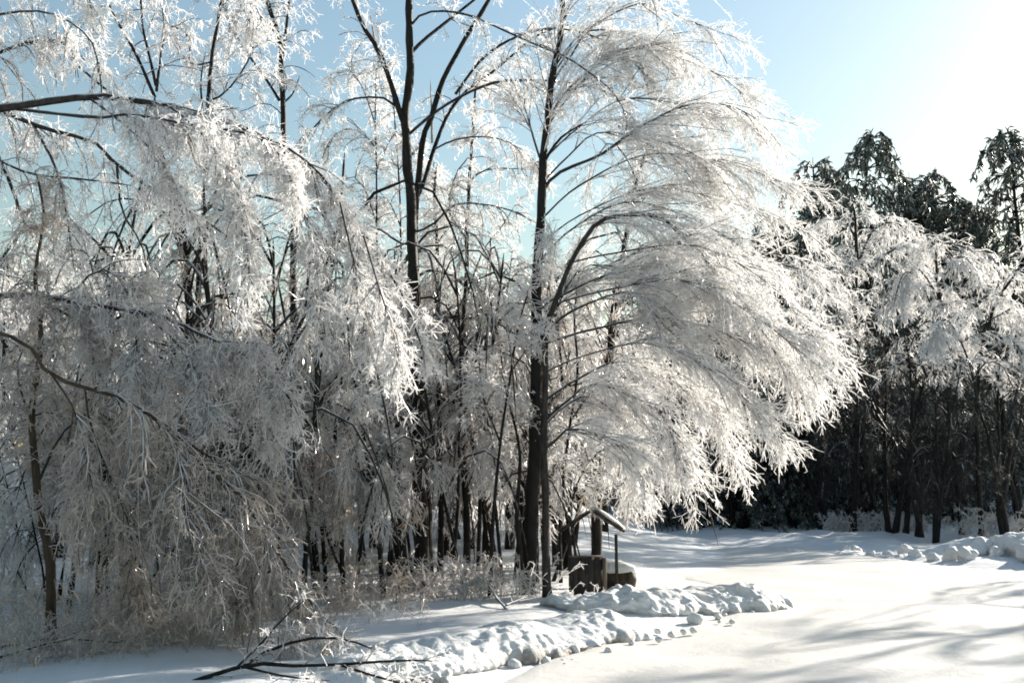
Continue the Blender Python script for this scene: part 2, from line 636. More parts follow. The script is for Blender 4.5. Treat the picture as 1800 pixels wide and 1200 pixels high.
chunks = [(1222, 1096, 0.10, 'round snow chunk fallen at the foot of the bank below the plank barrier'),
          (1672, 990, 0.20, 'snow chunk at the road edge, leftmost of the big lumps by the shaded bank'),
          (1700, 992, 0.22, 'largest upright snow chunk at the road edge by the shaded bank'),
          (1752, 990, 0.17, 'snow chunk sitting against the shaded bank near the right edge'),
          (1640, 988, 0.15, None), (1610, 984, 0.16, None), (1560, 980, 0.14, None), (1590, 978, 0.17, None), (1505, 974, 0.15, None), (1530, 978, 0.12, None),
          (1485, 972, 0.16, None), (1262, 1088, 0.05, None), (1330, 1068, 0.06, None), (1010, 1148, 0.06, None), (905, 1176, 0.06, None), (1345, 1061, 0.07, None),
          (960, 1168, 0.05, None), (1095, 1128, 0.05, None)]
rc = random.Random(3)
for i in range(16):
    t = rc.random()
    chunks.append((880 + 460 * t + rc.uniform(-12, 12), 1196 - 128 * t + rc.uniform(-3, 12), rc.uniform(0.02, 0.045), None))
for i, (x, y, s, lab) in enumerate(chunks):
    g = G(x, y)
    o = lump('snow_chunk', (g[0], g[1], max(gz(g[0], g[1]), 0.01) + s * 0.45), s, 50 + i, M_BANK, 0.75, 0.9)
    if lab:
        tag(o, lab, 'snow chunk', 'loose snow chunks at the road edge')
    elif x > 1400:
        tag(o, 'small snow lump in the ragged ridge along the far side of the bend', 'snow chunk', 'snow lumps along the far ridge')
    else:
        tag(o, 'fist sized snow crumb at the foot of the near snow bank', 'snow chunk', 'snow crumbs below the near bank')


# ------------------------------------------------------------------ trees
def line3(px, Y0, dY=0.0, n=None):
    """points of the photograph -> a line in the place that starts Y0 ahead and drifts by dY in depth"""
    k = len(px)
    out = []
    for i, q in enumerate(px):
        t = i / max(1, k - 1)
        yy = q[2] if len(q) > 2 else Y0 + dY * (t ** 1.3)
        out.append(W(q[0], q[1], yy))
    return np.array(out)


def limb(name, pts, r0, r1, mat, parent, org, sides=7, n=None, rough=0.10, closed_tip=True, flare=0.0):
    L = np.linalg.norm(np.diff(pts, axis=0), axis=1).sum()
    n = n or int(max(8, min(46, L / 0.22)))
    c = spline(pts, n)
    t = np.linspace(0, 1, n)
    c = c + np.stack([fbm(np.stack([t * L * 0.9 + r0 * 991 + k * 31 + pts[0][0] * 7, 0 * t, 0 * t], 1), 3, 5 + k) for k in range(3)], 1) * r0 * 1.3
    R = (r0 * (1 - t) + r1 * t) * (1 + rough * rng.uniform(-1, 1, n))
    R = R * (1 + flare * np.exp(-t * L / 0.25))
    R[-1] *= 0.35
    V, Q = tubes(c[None], R[None], sides)
    return put(name, mesh_from(name, V - org, Q, mat), parent), c


def crown_mesh(src, spec, org, name='crown', mat=None, parent=None, fat=1.0):
    """src: list of centre lines; spec: list of (n, length, spread, droop, k, r0, r1, t0, bias)"""
    P = stack(src, 16)
    Ls = np.linalg.norm(np.diff(P, axis=1), axis=2).sum(1)
    w = Ls / Ls.sum()
    parts = []
    cur = P
    for lv, s in enumerate(spec):
        n, length, spread, droop, k, r0, r1, t0, bias = s[:9]
        cur = grow(cur, n, length, spread, droop, k, t0, 1.0, (0.16, 0.36, 0.36)[lv] if len(s) < 10 else s[9], bias, True, w)
        w = None
        if lv == 0:
            first = cur
            parts.append(tubes(cur, rad(cur, r0 * fat, r1 * fat) * 0.95, 3, 0.2))
        else:
            parts.append(tubes(cur, rad(cur, r0 * fat, r1 * fat), 3, 0.28))
    V, Q = join(parts)
    me = mesh_from(name, V - org, Q, mat or M_ICE)
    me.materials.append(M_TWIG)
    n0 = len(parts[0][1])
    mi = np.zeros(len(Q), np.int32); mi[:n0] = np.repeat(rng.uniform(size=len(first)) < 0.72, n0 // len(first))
    me.polygons.foreach_set('material_index', mi)
    return put(name, me, parent), me


def px_r(w, Y):
    return 0.5 * w * Y / F


TOTAL = [0]


def tree(name, label, Y, trunk, w0, w1, branches=(), crown=None, group=None, mats=(None, None, None), cat='tree',
         base_z=None, flare=0.35, leaves=0, trunk_crown=True, crown_from=0.3):
    """trunk / branches in photograph pixels; widths in pixels; branches: (points, dY, w0, w1)"""
    mt, mb, mc = (mats[0] or M_BARK, mats[1] or M_BRANCH, mats[2] or M_ICE)
    T = line3(trunk, Y)
    b = T[0].copy()
    z = gz(b[0], b[1]) if base_z is None else base_z
    T[0][2] = z - 0.08
    org = np.array((b[0], b[1], z))
    root = thing(name, label, cat, tuple(org), group)
    o, tc = limb('trunk', T, px_r(w0, Y), px_r(w1, Y), mt, root, org, 10, flare=flare)
    src = []
    if trunk_crown:
        src.append(tc[int(len(tc) * crown_from):])
    for br in branches:
        pts, dY, a, c = br[:4]
        B = line3(pts, Y, dY)
        o, bc = limb('branch', B, px_r(a, Y), px_r(c, Y), br[4] if len(br) > 4 else mb, root, org, 6)
        if not (len(br) > 5 and br[5] == 'bare'):
            src.append(bc)
    if crown:
        o, me = crown_mesh(src, crown, org, 'crown', mc, root)
        TOTAL[0] += len(me.polygons) * 2
    if leaves:
        V, Q = join([tubes(src[rng.integers(0, len(src))][None, -2:] * 0, np.zeros((1, 2)), 3)]) if False else (None, None)
        lv = np.array([(0, 0, 0), (0.03, 0.012, 0.02), (0.075, 0, 0.005), (0.03, -0.012, -0.02)]) * 1.3
        lme = mesh_from('leaf', lv, np.array([[0, 1, 2, 3]]), M_LEAF, False)
        vs = np.empty(len(me.vertices) * 3, np.float32); me.vertices.foreach_get('co', vs); vs = vs.reshape(-1, 3)
        for k in range(leaves):
            lo = put('leaf', lme, root, tuple(vs[rng.integers(0, len(vs))]))
            lo.rotation_euler = rng.uniform(-3, 3, 3)
    return root, src


# level spec: (n, length, spread, droop, k, r0, r1, t0, bias)
def hang(n1, n2, n3, l1=(0.5, 1.4), l2=(0.25, 0.6), l3=(0.08, 0.24), d1=1.6, d2=1.0, bias1=None, r=0.0075, t0=0.12, k1=7):
    n1, n2, n3, r = int(n1 * 0.9), int(n2 * 0.66), int(n3 * 0.60), r * 1.15
    l2 = (l2[0] * 0.65, l2[1] * 0.75); l3 = (l3[0] * 0.8, l3[1] * 0.8)
    return [(n1, l1, (0.5, 1.1), d1, k1, r * 1.4, r * 0.75, t0, bias1),
            (n2, l2, (0.5, 1.35), d2 * 0.6, 4, r * 0.95, r * 0.6, 0.1, None),
            (n3, l3, (0.5, 1.5), 0.2, 2, r * 0.85, r * 0.5, 0.05, None)]


def streak(n1, n2, n3, l1=(0.7, 1.9), l2=(0.3, 0.7), l3=(0.07, 0.2), d1=0.6, d2=0.35, bias1=None, r=0.0072, t0=0.15):
    """long shoots that follow the bowed bough, beset with short iced spurs"""
    return [(n1, l1, (0.2, 0.55), d1, 8, r * 1.3, r * 0.7, t0, bias1, 0.09),
            (n2, l2, (0.25, 0.8), d2, 5, r, r * 0.6, 0.08, None, 0.12),
            (n3, l3, (0.35, 1.1), 0.2, 2, r * 0.85, r * 0.45, 0.05, None, 0.2)]


# --- centre: the tall dark trunk
tree('maple_tree', 'tall straight dark trunk with forked bare limbs, tallest of the middle trees', 16.0,
     [(745, 1042), (742, 930), (739, 820), (737, 700), (735, 645), (726, 487), (721, 400), (717, 280), (716, 210), (719, 88), (721, 16), (722, -60), (724, -150)], 27, 11,
     [([(712, 222), (707, 213), (684, 140), (661, 84), (645, 60), (626, 16), (612, -30), (600, -80)], -0.8, 11, 7, M_BARK),
      ([(660, 86), (657, 60), (651, 23)], 0.0, 6, 2, M_STUB, 'bare'),
      ([(695, 186), (680, 173), (635, 171), (600, 182), (560, 215), (530, 260), (515, 330)], -1.2, 5, 2),
      ([(721, 95), (747, 68), (782, 40), (815, 14), (870, -30)], 0.7, 7, 4, M_BARK),
      ([(719, 236), (765, 196), (817, 165), (866, 145), (908, 140), (985, 143), (1055, 157), (1120, 190)], 1.2, 7, 3),
      ([(721, 46), (740, 26), (775, 19), (828, 28), (898, 60), (950, 84), (1010, 110), (1080, 165), (1110, 230)], -1.0, 5, 2),
      ([(724, 430), (700, 425), (660, 400), (610, 410), (560, 450)], 1.0, 5, 2),
      ([(721, 410), (760, 395), (800, 360), (850, 360), (900, 372), (960, 402)], 0.9, 5, 2)],
     hang(150, 1300, 5200, (0.35, 1.0), (0.2, 0.5), d1=1.3, t0=0.25), trunk_crown=False)

tree('maple_tree', 'leaning forked stem close behind the tallest dark trunk', 16.8,
     [(752, 1020), (748, 850), (742, 700), (735, 560), (730, 440), (732, 368), (738, 315), (747, 238), (756, 217), (777, 150), (805, 95), (847, 21), (880, -40)], 17, 8,
     [([(734, 345), (745, 320), (764, 259), (789, 200), (827, 154), (859, 133), (890, 108), (940, 66), (1000, 40)], 0.8, 9, 3, M_BARK),
      ([(759, 250), (759, 200), (757, 140)], 0.0, 5, 1.5, M_STUB, 'bare'),
      ([(800, 165), (812, 147), (845, 105), (890, 73), (950, 52), (1002, 52), (1048, 66), (1090, 87), (1150, 150)], -0.7, 6, 2.5),
      ([(764, 262), (800, 245), (850, 240), (900, 252), (950, 290)], 0.7, 4, 1.5)],
     hang(120, 1000, 4200, (0.35, 1.0), (0.2, 0.5), d1=1.3, t0=0.3), trunk_crown=False)

# --- centre right: twin trunks whose tops are bowed over towards the road
def fan(trunk, x0, y0, x1, y1, tips, jx=26, seed=1):
    """bowed boughs that leave the trunk between (x0,y0) and (x1,y1), rise and hang to the tips"""
    r = random.Random(seed)
    out = []
    for i, (tx, ty, rise) in enumerate(tips):
        tx -= 58 if tx > 1150 else 0
        ty -= 48 if ty > 580 and tx > 1080 else 0
        f = i / max(1, len(tips) - 1)
        sy = y0 + (y1 - y0) * f + r.uniform(-16, 16)
        sx = x0 + (x1 - x0) * f
        if trunk:
            q = sorted((b, a) for a, b in trunk)
            sx = float(np.interp(sy, [a for a, b in q], [b for a, b in q]))
        mx = sx + (tx - sx) * 0.45 + r.uniform(-jx, jx)
        my = min(sy, ty) - rise + r.uniform(-jx, jx) * 0.5
        qx = sx + (tx - sx) * 0.78 + r.uniform(-jx, jx)
        qy = my + (ty - my) * 0.40
        px = sx + (tx - sx) * 0.17
        py = sy + (my - sy) * 0.55
        out.append(([(sx, sy), (px, py), (mx, my), (qx, qy), (tx, ty)], r.uniform(-0.7, 2.2), r.uniform(3, 5.5), 1.5))
    return out


T2 = [(932, 1018), (934, 960), (936, 885), (936, 785), (938, 700), (940, 610), (941, 540), (945, 420), (952, 315), (954, 280), (957, 228), (964, 157), (971, 115), (985, 52), (990, 16), (1000, -60)]
cascade = fan(T2, 985, 60, 950, 640, [
    (1210, -40, 40), (1330, 60, 60), (1250, 120, 60), (1370, 170, 80), (1400, 240, 70), (1300, 300, 80), (1440, 330, 70), (1465, 400, 60), (1340, 420, 60),
    (1500, 480, 40), (1380, 520, 50), (1230, 500, 40)], seed=4)
tree('birch_tree', 'dark trunk right of centre bearing the great white cascade of iced twigs over the road', 15.4,
     T2, 29, 8,
     [([(951, 285), (936, 238), (922, 189), (905, 150)], 0.3, 5, 2),
      ([(952, 300), (964, 273), (988, 241), (1030, 215)], -0.4, 6, 3, M_BARK),
      ([(957, 232), (985, 175), (1034, 126), (1090, 90), (1150, 80)], 0.8, 6, 2.5),
      ([(952, 340), (981, 305), (1055, 273), (1100, 241), (1160, 205), (1216, 182), (1280, 185), (1340, 215)], -0.8, 7, 2)]
     + cascade,
     streak(520, 3900, 26000, t0=0.22, bias1=(0.1, 0, -0.05)), crown_from=0.55)

cascade2 = fan([(961, 920), (956, 780), (957, 680), (961, 593), (975, 540), (1003, 463)], 1000, 470, 957, 800, [
    (1495, 650, 20), (1410, 600, 60), (1500, 695, 30), (1300, 690, 60), (1475, 728, 40), (1410, 800, 60), (1340, 835, 60), (1250, 850, 60), (1172, 892, 60), (1110, 860, 40)], seed=8)
tree('birch_tree', 'bowed stem beside the cascade trunk arching over and down to the road side', 14.6,
     [(962, 1028), (961, 920), (956, 780), (957, 680), (961, 593), (975, 540), (1003, 463), (1035, 407), (1062, 385), (1125, 379), (1167, 389), (1202, 419), (1236, 452), (1278, 498), (1320, 547), (1369, 627), (1411, 676)], 15, 3,
     cascade2,
     streak(430, 3200, 20000, (0.5, 1.5), t0=0.2, bias1=(0.12, 0, -0.05)), crown_from=0.45, mats=(M_BRANCH, None, None))

tree('birch_tree', 'leaning dark stem rising behind the small roofed shelter', 17.0,
     [(1050, 978), (1050, 832), (1060, 720), (1073, 610), (1088, 487), (1108, 367), (1125, 297), (1153, 234), (1180, 190)], 20, 5,
     fan([(1060, 720), (1073, 610), (1088, 487), (1108, 367), (1125, 297), (1153, 234)], 1150, 240, 1062, 640, [(1290, 230, 30), (1360, 300, 40), (1030, 300, 60), (1330, 380, 40), (1020, 420, 40), (1300, 520, 40), (1010, 560, 30), (1380, 640, 40), (1180, 700, 40), (1290, 760, 40)], seed=13),
     streak(190, 1200, 7500, (0.5, 1.4), d1=0.9, t0=0.15), crown_from=0.4, leaves=14)

# --- thin stems of the middle clump
tree('sapling', 'slender straight sapling between the tall trunk and the cascade trunk', 17.6,
     [(822, 1010), (820, 900), (812, 735), (812, 600), (822, 487), (821, 400), (827, 308), (832, 245), (834, 192), (838, 120)], 13, 4,
     [([(826, 320), (850, 300), (900, 296), (950, 300)], 0.5, 4, 1.5), ([(820, 420), (790, 370), (800, 310), (826, 275), (870, 280)], -0.4, 4, 1.5),
      ([(821, 520), (850, 440), (880, 400), (905, 360)], 0.5, 4, 1.5), ([(813, 700), (850, 600), (890, 520), (900, 440)], -0.8, 5, 1.5)],
     hang(110, 1100, 4600, (0.35, 0.9), t0=0.15), cat='tree', crown_from=0.35)
tree('sapling', 'dark sapling just right of the tall trunk, snapped off below the sky', 18.0,
     [(776, 1000), (772, 850), (770, 700), (768, 536), (768, 413), (765, 336), (770, 290)], 11, 5,
     [([(769, 560), (800, 556), (830, 560), (870, 556)], 0.4, 10, 5, M_BARK, 'bare'), ([(768, 430), (790, 400), (830, 392)], 0.3, 3, 1)],
     hang(70, 650, 2600, (0.25, 0.6), t0=0.3), cat='tree', crown_from=0.62)
tree('sapling', 'thin dark stem left of the tall trunk leaning slightly', 15.5,
     [(713, 1018), (705, 940), (700, 860), (697, 760), (700, 660), (690, 560), (672, 470)], 14, 5,
     [([(700, 700), (660, 640), (645, 620), (630, 560)], 0.4, 8, 3, M_BARK)], hang(80, 800, 3300, (0.25, 0.6), t0=0.3), cat='tree', crown_from=0.62)
tree('sapling', 'crooked multi-branched sapling rooted left of the tall trunk', 15.0,
     [(676, 1035), (665, 960), (655, 870), (640, 780), (630, 700), (610, 620), (595, 540)], 9, 3,
     [([(668, 990), (680, 900), (690, 800), (680, 700)], 0.5, 5, 2), ([(650, 850), (620, 800), (590, 760)], -0.6, 4, 1.5)], hang(90, 900, 3700, (0.25, 0.6), t0=0.3), cat='tree', crown_from=0.62)
tree('sapling', 'pair-stemmed dark sapling at the left end of the trunk row', 14.5,
     [(606, 1050), (600, 960), (595, 850), (588, 760), (600, 660), (585, 560)], 10, 3,
     [([(603, 1010), (575, 940), (562, 860), (555, 780)], 0.5, 6, 2), ([(592, 800), (620, 720), (660, 680)], -0.5, 4, 1.5)], hang(90, 900, 3800, (0.25, 0.6), t0=0.3), cat='tree', crown_from=0.62)
tree('sapling', 'slim sapling leaning right between tall trunk and cascade trunk', 14.8,
     [(860, 1015), (868, 900), (880, 780), (895, 680), (910, 580), (940, 480), (975, 420)], 7, 2,
     [([(880, 780), (850, 700), (840, 620)], 0.4, 4, 1.5), ([(900, 650), (935, 600), (960, 560)], -0.4, 3, 1.5)], hang(80, 800, 3300, (0.25, 0.6), t0=0.3), cat='tree', crown_from=0.62)
tree('sapling', 'short dark leaning stem left of the cascade trunk base', 15.2,
     [(920, 1018), (914, 960), (908, 900), (915, 800), (900, 720), (880, 640)], 10, 3, [([(910, 880), (880, 820), (870, 760)], 0.4, 4, 1.5)], hang(60, 600, 2400, (0.25, 0.6), t0=0.3), cat='tree', crown_from=0.62)
tree('sapling', 'thin sapling behind the plank barrier with drooping iced shoots', 15.8,
     [(1004, 1000), (1000, 940), (990, 860), (1000, 760), (1015, 650), (1010, 560), (1020, 480)], 7, 3,
     [([(998, 900), (1030, 820), (1080, 780), (1130, 800)], -0.8, 4, 1.5), ([(1003, 740), (1050, 680), (1110, 660)], -0.5, 4, 1.5)], hang(110, 1200, 5200, (0.3, 0.9), bias1=(0.3, 0, -0.1)), cat='tree')

tree('sapling', 'hair-thin tall sapling against the sky just left of the tall trunk', 17.4,
     [(672, 1010), (666, 800), (665, 600), (663, 420), (661, 300), (659, 200), (661, 120)], 7, 2,
     [([(663, 400), (640, 330), (610, 310), (575, 350)], -0.5, 3, 1.2), ([(662, 300), (690, 240), (715, 240)], 0.4, 2.5, 1.2), ([(660, 220), (635, 150), (605, 120), (580, 150)], 0.4, 2.5, 1.2),
      ([(664, 500), (620, 440), (580, 430), (550, 480)], 0.5, 3, 1.2), ([(664, 520), (690, 470), (712, 470)], -0.5, 3, 1.2), ([(661, 260), (630, 230), (590, 235), (560, 290)], -0.5, 2.5, 1.2)],
     hang(150, 1300, 4200, (0.25, 0.7), d1=1.0, t0=0.1), crown_from=0.45)
tree('sapling', 'thin wand-like sapling crossing the forked limb of the tall trunk', 17.9,
     [(712, 1000), (708, 800), (706, 600), (705, 420), (702, 330), (696, 240), (690, 170), (672, 90)], 6, 2,
     [([(705, 400), (680, 350), (650, 350)], -0.5, 2.5, 1.2), ([(700, 300), (730, 270), (770, 290)], 0.4, 2.5, 1.2), ([(692, 190), (650, 130), (620, 140)], 0.4, 2.5, 1.2)],
     hang(90, 800, 2600, (0.25, 0.6), d1=1.0, t0=0.1), crown_from=0.5)

# --- left: trees standing up against the blue sky
LG = 'upright trees on the left against the sky'
tree('maple_tree', 'dark tree on the left forking into three bare limbs against the blue sky', 15.0,
     [(352, 1100), (350, 900), (340, 700), (333, 520), (322, 400), (310, 340), (290, 280), (275, 240), (273, 168)], 17, 8,
     [([(273, 170), (245, 105), (224, 66), (193, 14), (180, -40)], -0.5, 7, 4, M_BARK),
      ([(274, 160), (277, 133), (287, 70), (308, 45), (330, 60), (335, 110)], 0.5, 6, 2, M_BARK),
      ([(273, 150), (262, 100), (252, 52), (250, 17), (246, -40)], 0.6, 6, 3, M_BARK),
      ([(280, 260), (265, 310), (268, 250), (270, 230)], 0.3, 4, 2, M_BARK, 'bare'),
      ([(292, 290), (330, 240), (360, 200), (420, 190)], -0.5, 4, 2),
      ([(320, 400), (270, 360), (200, 350), (140, 390)], -0.5, 5, 2)],
     hang(110, 1000, 4500, (0.4, 1.2), d1=1.6), LG, crown_from=0.55)
tree('maple_tree', 'slim upright dark stem on the left beside the forked tree', 16.0,
     [(372, 1070), (362, 900), (352, 700), (350, 522), (355, 435), (356, 385), (361, 245), (364, 189), (371, 105), (385, 35), (395, -40)], 14, 6,
     [([(357, 215), (354, 170), (354, 140), (362, 91)], 0.3, 5, 2, M_BARK), ([(365, 180), (400, 160), (440, 100), (455, 30)], -0.5, 4, 2),
      ([(357, 330), (385, 325), (412, 318)], -0.3, 4, 2), ([(372, 110), (330, 110), (300, 40), (270, 20)], 0.6, 4, 2)],
     hang(100, 900, 4000, (0.4, 1.2), d1=1.7), LG, crown_from=0.35)
tree('maple_tree', 'straight dark trunk at the left with a high fork, right of the slim stem', 17.0,
     [(560, 1040), (545, 900), (528, 740), (517, 600), (518, 480), (518, 385), (508, 315), (501, 252), (497, 168), (492, 91), (483, 52), (473, 16), (466, -40)], 17, 8,
     [([(492, 176), (470, 140), (434, 91), (399, 31), (390, -10)], -0.4, 6, 3, M_BARK), ([(497, 100), (503, 60), (507, 20), (512, -30)], 0.3, 7, 4, M_BARK),
      ([(500, 180), (515, 165), (527, 135)], 0.2, 4, 2, M_BARK, 'bare'), ([(485, 60), (450, 20), (420, 20), (400, 60)], -0.6, 4, 2),
      ([(512, 340), (470, 300), (440, 330), (430, 420)], -0.6, 4, 2)],
     hang(100, 900, 4000, (0.4, 1.2), d1=1.7), LG, crown_from=0.45)

# --- left: bent trees rooted outside the frame, bowed in over the thicket
BG = 'bent trees bowed in from the left'
tree('bent_birch', 'thick dark bough arching in from the upper left, trailing a long white veil of ice', 10.0,
     [(-420, 1150, 9.2), (-390, 800, 9.2), (-330, 480, 9.4), (-200, 280, 9.6), (-60, 205, 9.8), (47, 186, 10.0), (140, 172, 10.1), (196, 170, 10.2), (298, 186, 10.3), (368, 207, 10.4), (420, 224, 10.5), (490, 259, 10.6),
      (546, 298, 10.7), (595, 350, 10.8), (635, 407, 10.9), (677, 463, 11.0), (705, 515, 11.0), (730, 580, 11.0), (748, 630, 11.0)], 27, 4,
     [([(30, 192), (168, 205), (217, 200), (280, 208), (350, 221), (420, 231), (469, 249), (497, 284), (520, 340)], -0.6, 7, 3),
      ([(425, 227), (460, 240), (520, 270), (580, 330), (620, 430), (640, 540)], 0.9, 6, 2),
      ([(300, 188), (350, 230), (400, 300), (430, 400), (440, 500)], -0.8, 5, 2),
      ([(500, 268), (520, 330), (545, 420), (560, 520), (575, 600)], 0.6, 5, 2),
      ([(598, 356), (615, 430), (640, 520), (660, 600), (672, 650)], 0.5, 4, 1.5),
      ([(160, 175), (220, 220), (290, 290), (330, 370)], 0.8, 5, 2),
      ([(640, 414), (665, 500), (690, 580), (705, 660)], -0.4, 4, 1.5)],
     hang(460, 5200, 22000, (0.25, 0.85), (0.18, 0.45), (0.06, 0.19), 2.0, 1.3, (0.15, 0, -0.3), r=0.0056, t0=0.3), BG, (M_BRANCH, None, None), crown_from=0.42)
tree('bent_birch', 'mid-left bough drooping in over the thicket with a bright iced spray at its end', 10.5,
     [(-360, 1130, 10.0), (-330, 900, 10), (-240, 650, 10.2), (-90, 540, 10.4), (42, 519, 10.5), (140, 531, 10.5), (224, 543, 10.5), (298, 561, 10.5), (350, 589, 10.4), (403, 613, 10.3), (462, 652, 10.2), (500, 694, 10.1), (525, 733, 10)], 20, 3,
     [([(228, 545), (205, 560), (180, 585), (165, 605)], 0.4, 6, 3, M_BARK), ([(232, 548), (240, 590), (236, 640)], -0.3, 4, 2),
      ([(120, 530), (170, 475), (230, 490), (290, 465)], 0.6, 5, 2), ([(352, 590), (400, 600), (462, 602)], -0.4, 4, 2),
      ([(250, 548), (310, 600), (350, 660), (370, 720)], -0.6, 5, 2), ([(60, 522), (130, 560), (180, 595), (230, 640), (260, 690)], 0.5, 6, 2), ([(400, 612), (440, 660), (460, 720), (470, 760)], 0.5, 4, 1.5)],
     hang(330, 3400, 14000, (0.3, 1.0), (0.18, 0.45), (0.06, 0.19), 1.9, 1.2, (0.1, 0, -0.2), r=0.0058, t0=0.3), BG, (M_BRANCH, None, M_ICE_FAR), crown_from=0.42)
tree('bent_birch', 'long bent stem sweeping down from mid left to the snow', 9.5,
     [(-260, 1150, 9.0), (-240, 950, 9.0), (-170, 700, 9.1), (-60, 585, 9.2), (45, 603, 9.3), (87, 655, 9.3), (147, 680, 9.4), (203, 697, 9.4), (252, 725, 9.4), (297, 753, 9.5), (325, 790, 9.5), (375, 832, 9.5), (430, 878, 9.5), (462, 941, 9.5), (500, 990, 9.5), (539, 1053, 9.5), (574, 1095, 9.5)], 11, 2.5,
     [([(260, 730), (300, 760), (320, 820), (330, 900), (350, 980)], -0.5, 4, 1.5), ([(150, 682), (160, 750), (190, 830), (230, 930), (245, 1040)], 0.6, 4, 1.5),
      ([(380, 836), (420, 900), (425, 980), (430, 1060)], 0.6, 4, 1.5), ([(90, 657), (130, 720), (150, 800), (165, 870)], -0.5, 4, 1.5), ([(300, 756), (350, 790), (420, 830), (470, 850)], 0.5, 4, 1.5)],
     hang(330, 3200, 13000, (0.4, 1.5), (0.18, 0.45), (0.06, 0.18), 2.4, 1.6, (0.05, 0, -0.4), r=0.0055, t0=0.3), BG, (M_BARK_BROWN, M_BARK_BROWN, M_ICE_SHADE), crown_from=0.42)
tree('bent_birch', 'upper-left bough with straight dead stick crossing the blue corner', 11.5,
     [(-420, 1120, 11.5), (-400, 700, 11.5), (-330, 330, 11.5), (-180, 190, 11.5), (-40, 180, 11.5), (49, 217, 11.5), (116, 238, 11.5), (165, 252, 11.6), (205, 290, 11.7), (280, 340, 11.8), (350, 378, 11.9), (406, 417, 12), (445, 445, 12)], 24, 3,
     [([(-150, 190), (-40, 110), (91, 70), (133, 112), (182, 154), (215, 182)], 0.8, 7, 4, M_BARK, 'bare'),
      ([(-120, 195), (-20, 270), (52, 305), (140, 315), (231, 327)], -0.5, 6, 3), ([(-220, 220), (-80, 60), (60, 20), (150, 60), (175, 130), (180, 220)], -0.5, 7, 2),
      ([(-160, 190), (0, 90), (110, 70), (150, 110), (175, 120)], 0.6, 6, 3), ([(60, 222), (100, 300), (120, 400), (130, 480)], -0.6, 6, 2), ([(-40, 185), (20, 330), (60, 420), (140, 460), (240, 440)], 0.6, 7, 3), ([(206, 292), (215, 370), (250, 430), (262, 500)], 0.4, 5, 2),
      ([(-230, 230), (-60, -40), (80, -60), (150, -20), (165, 60)], 0.4, 7, 2), ([(-230, 230), (0, -80), (200, -90), (270, -40), (290, 60)], 1.4, 7, 2), ([(-230, 230), (60, -120), (360, -110), (430, -50), (440, 50)], 2.0, 7, 2)],
     hang(380, 3600, 15000, (0.35, 1.1), (0.18, 0.45), (0.06, 0.2), 2.0, 1.2, (0.05, 0, -0.3), r=0.0062, t0=0.3), BG, (M_BRANCH, None, None), crown_from=0.42)

# --- left foot of the picture
tree('maple_tree', 'brown sunlit trunk rising from the snow at the lower left edge', 10.2,
     [(92, 1150), (90, 1080), (90, 997), (80, 940), (70, 900), (63, 820), (55, 720), (70, 600), (60, 480), (75, 380), (60, 300)], 19, 3,
     [([(78, 930), (110, 880), (150, 900)], -0.4, 4, 1.5), ([(66, 850), (110, 760), (170, 720), (210, 760)], 0.6, 5, 2), ([(60, 760), (30, 640), (80, 560)], 0.6, 4, 2)],
     hang(140, 1500, 6500, (0.3, 0.9), (0.18, 0.4), (0.06, 0.18), 2.0, 1.2, r=0.0052), None, (M_BARK_BROWN, None, M_ICE_SHADE), crown_from=0.3)
for k, (tr, w, lab) in enumerate([
        ([(312, 1092), (306, 1030), (300, 975), (290, 880), (300, 760), (280, 660)], 8, 'thin straight sapling in the grey thicket, lower left'),
        ([(240, 1085), (245, 990), (232, 900), (205, 800), (170, 730)], 5, 'wavy thin sapling with pale hanging shoots, lower left'),
        ([(168, 1105), (180, 1000), (172, 880), (150, 780), (120, 700)], 6, 'small sapling behind the brown sunlit trunk'),
        ([(430, 1080), (420, 980), (430, 880), (450, 780), (440, 690)], 7, 'thin dark sapling behind the long bent stem'),
        ([(500, 1075), (490, 980), (500, 870), (520, 780), (510, 690)], 8, 'sapling at the end of the long bent stem, in shade')]):
    Y = 12.0 + 0.5 * k
    bx, by = tr[3]
    tree('sapling', lab, Y, tr, w, 2.5,
         [([tr[2], (tr[2][0] + 40, tr[2][1] - 90), (tr[2][0] + 80, tr[2][1] - 70), (tr[2][0] + 100, tr[2][1] + 30)], -0.6, 4, 1.5),
          ([tr[3], (bx - 40, by - 80), (bx - 70, by - 60), (bx - 90, by + 40)], 0.6, 4, 1.5)],
         hang(130, 1500, 6400, (0.35, 1.1), (0.2, 0.45), (0.06, 0.2), 2.2, 1.3, r=0.0055), 'saplings of the grey thicket', (None, None, M_ICE_SHADE), crown_from=0.2)

# ------------------------------------------------------------------ instanced woodland trees
def copy_tree(src, loc, rz, s, label=None, group=None):
    r = src.copy(); COL.objects.link(r)
    r.location = loc; r.rotation_euler = (0, 0, rz); r.scale = (s, s, s)
    if label:
        r['label'] = label
    if group:
        r['group'] = group
    for ch in src.children:
        c = ch.copy(); COL.objects.link(c); c.parent = r
    return r


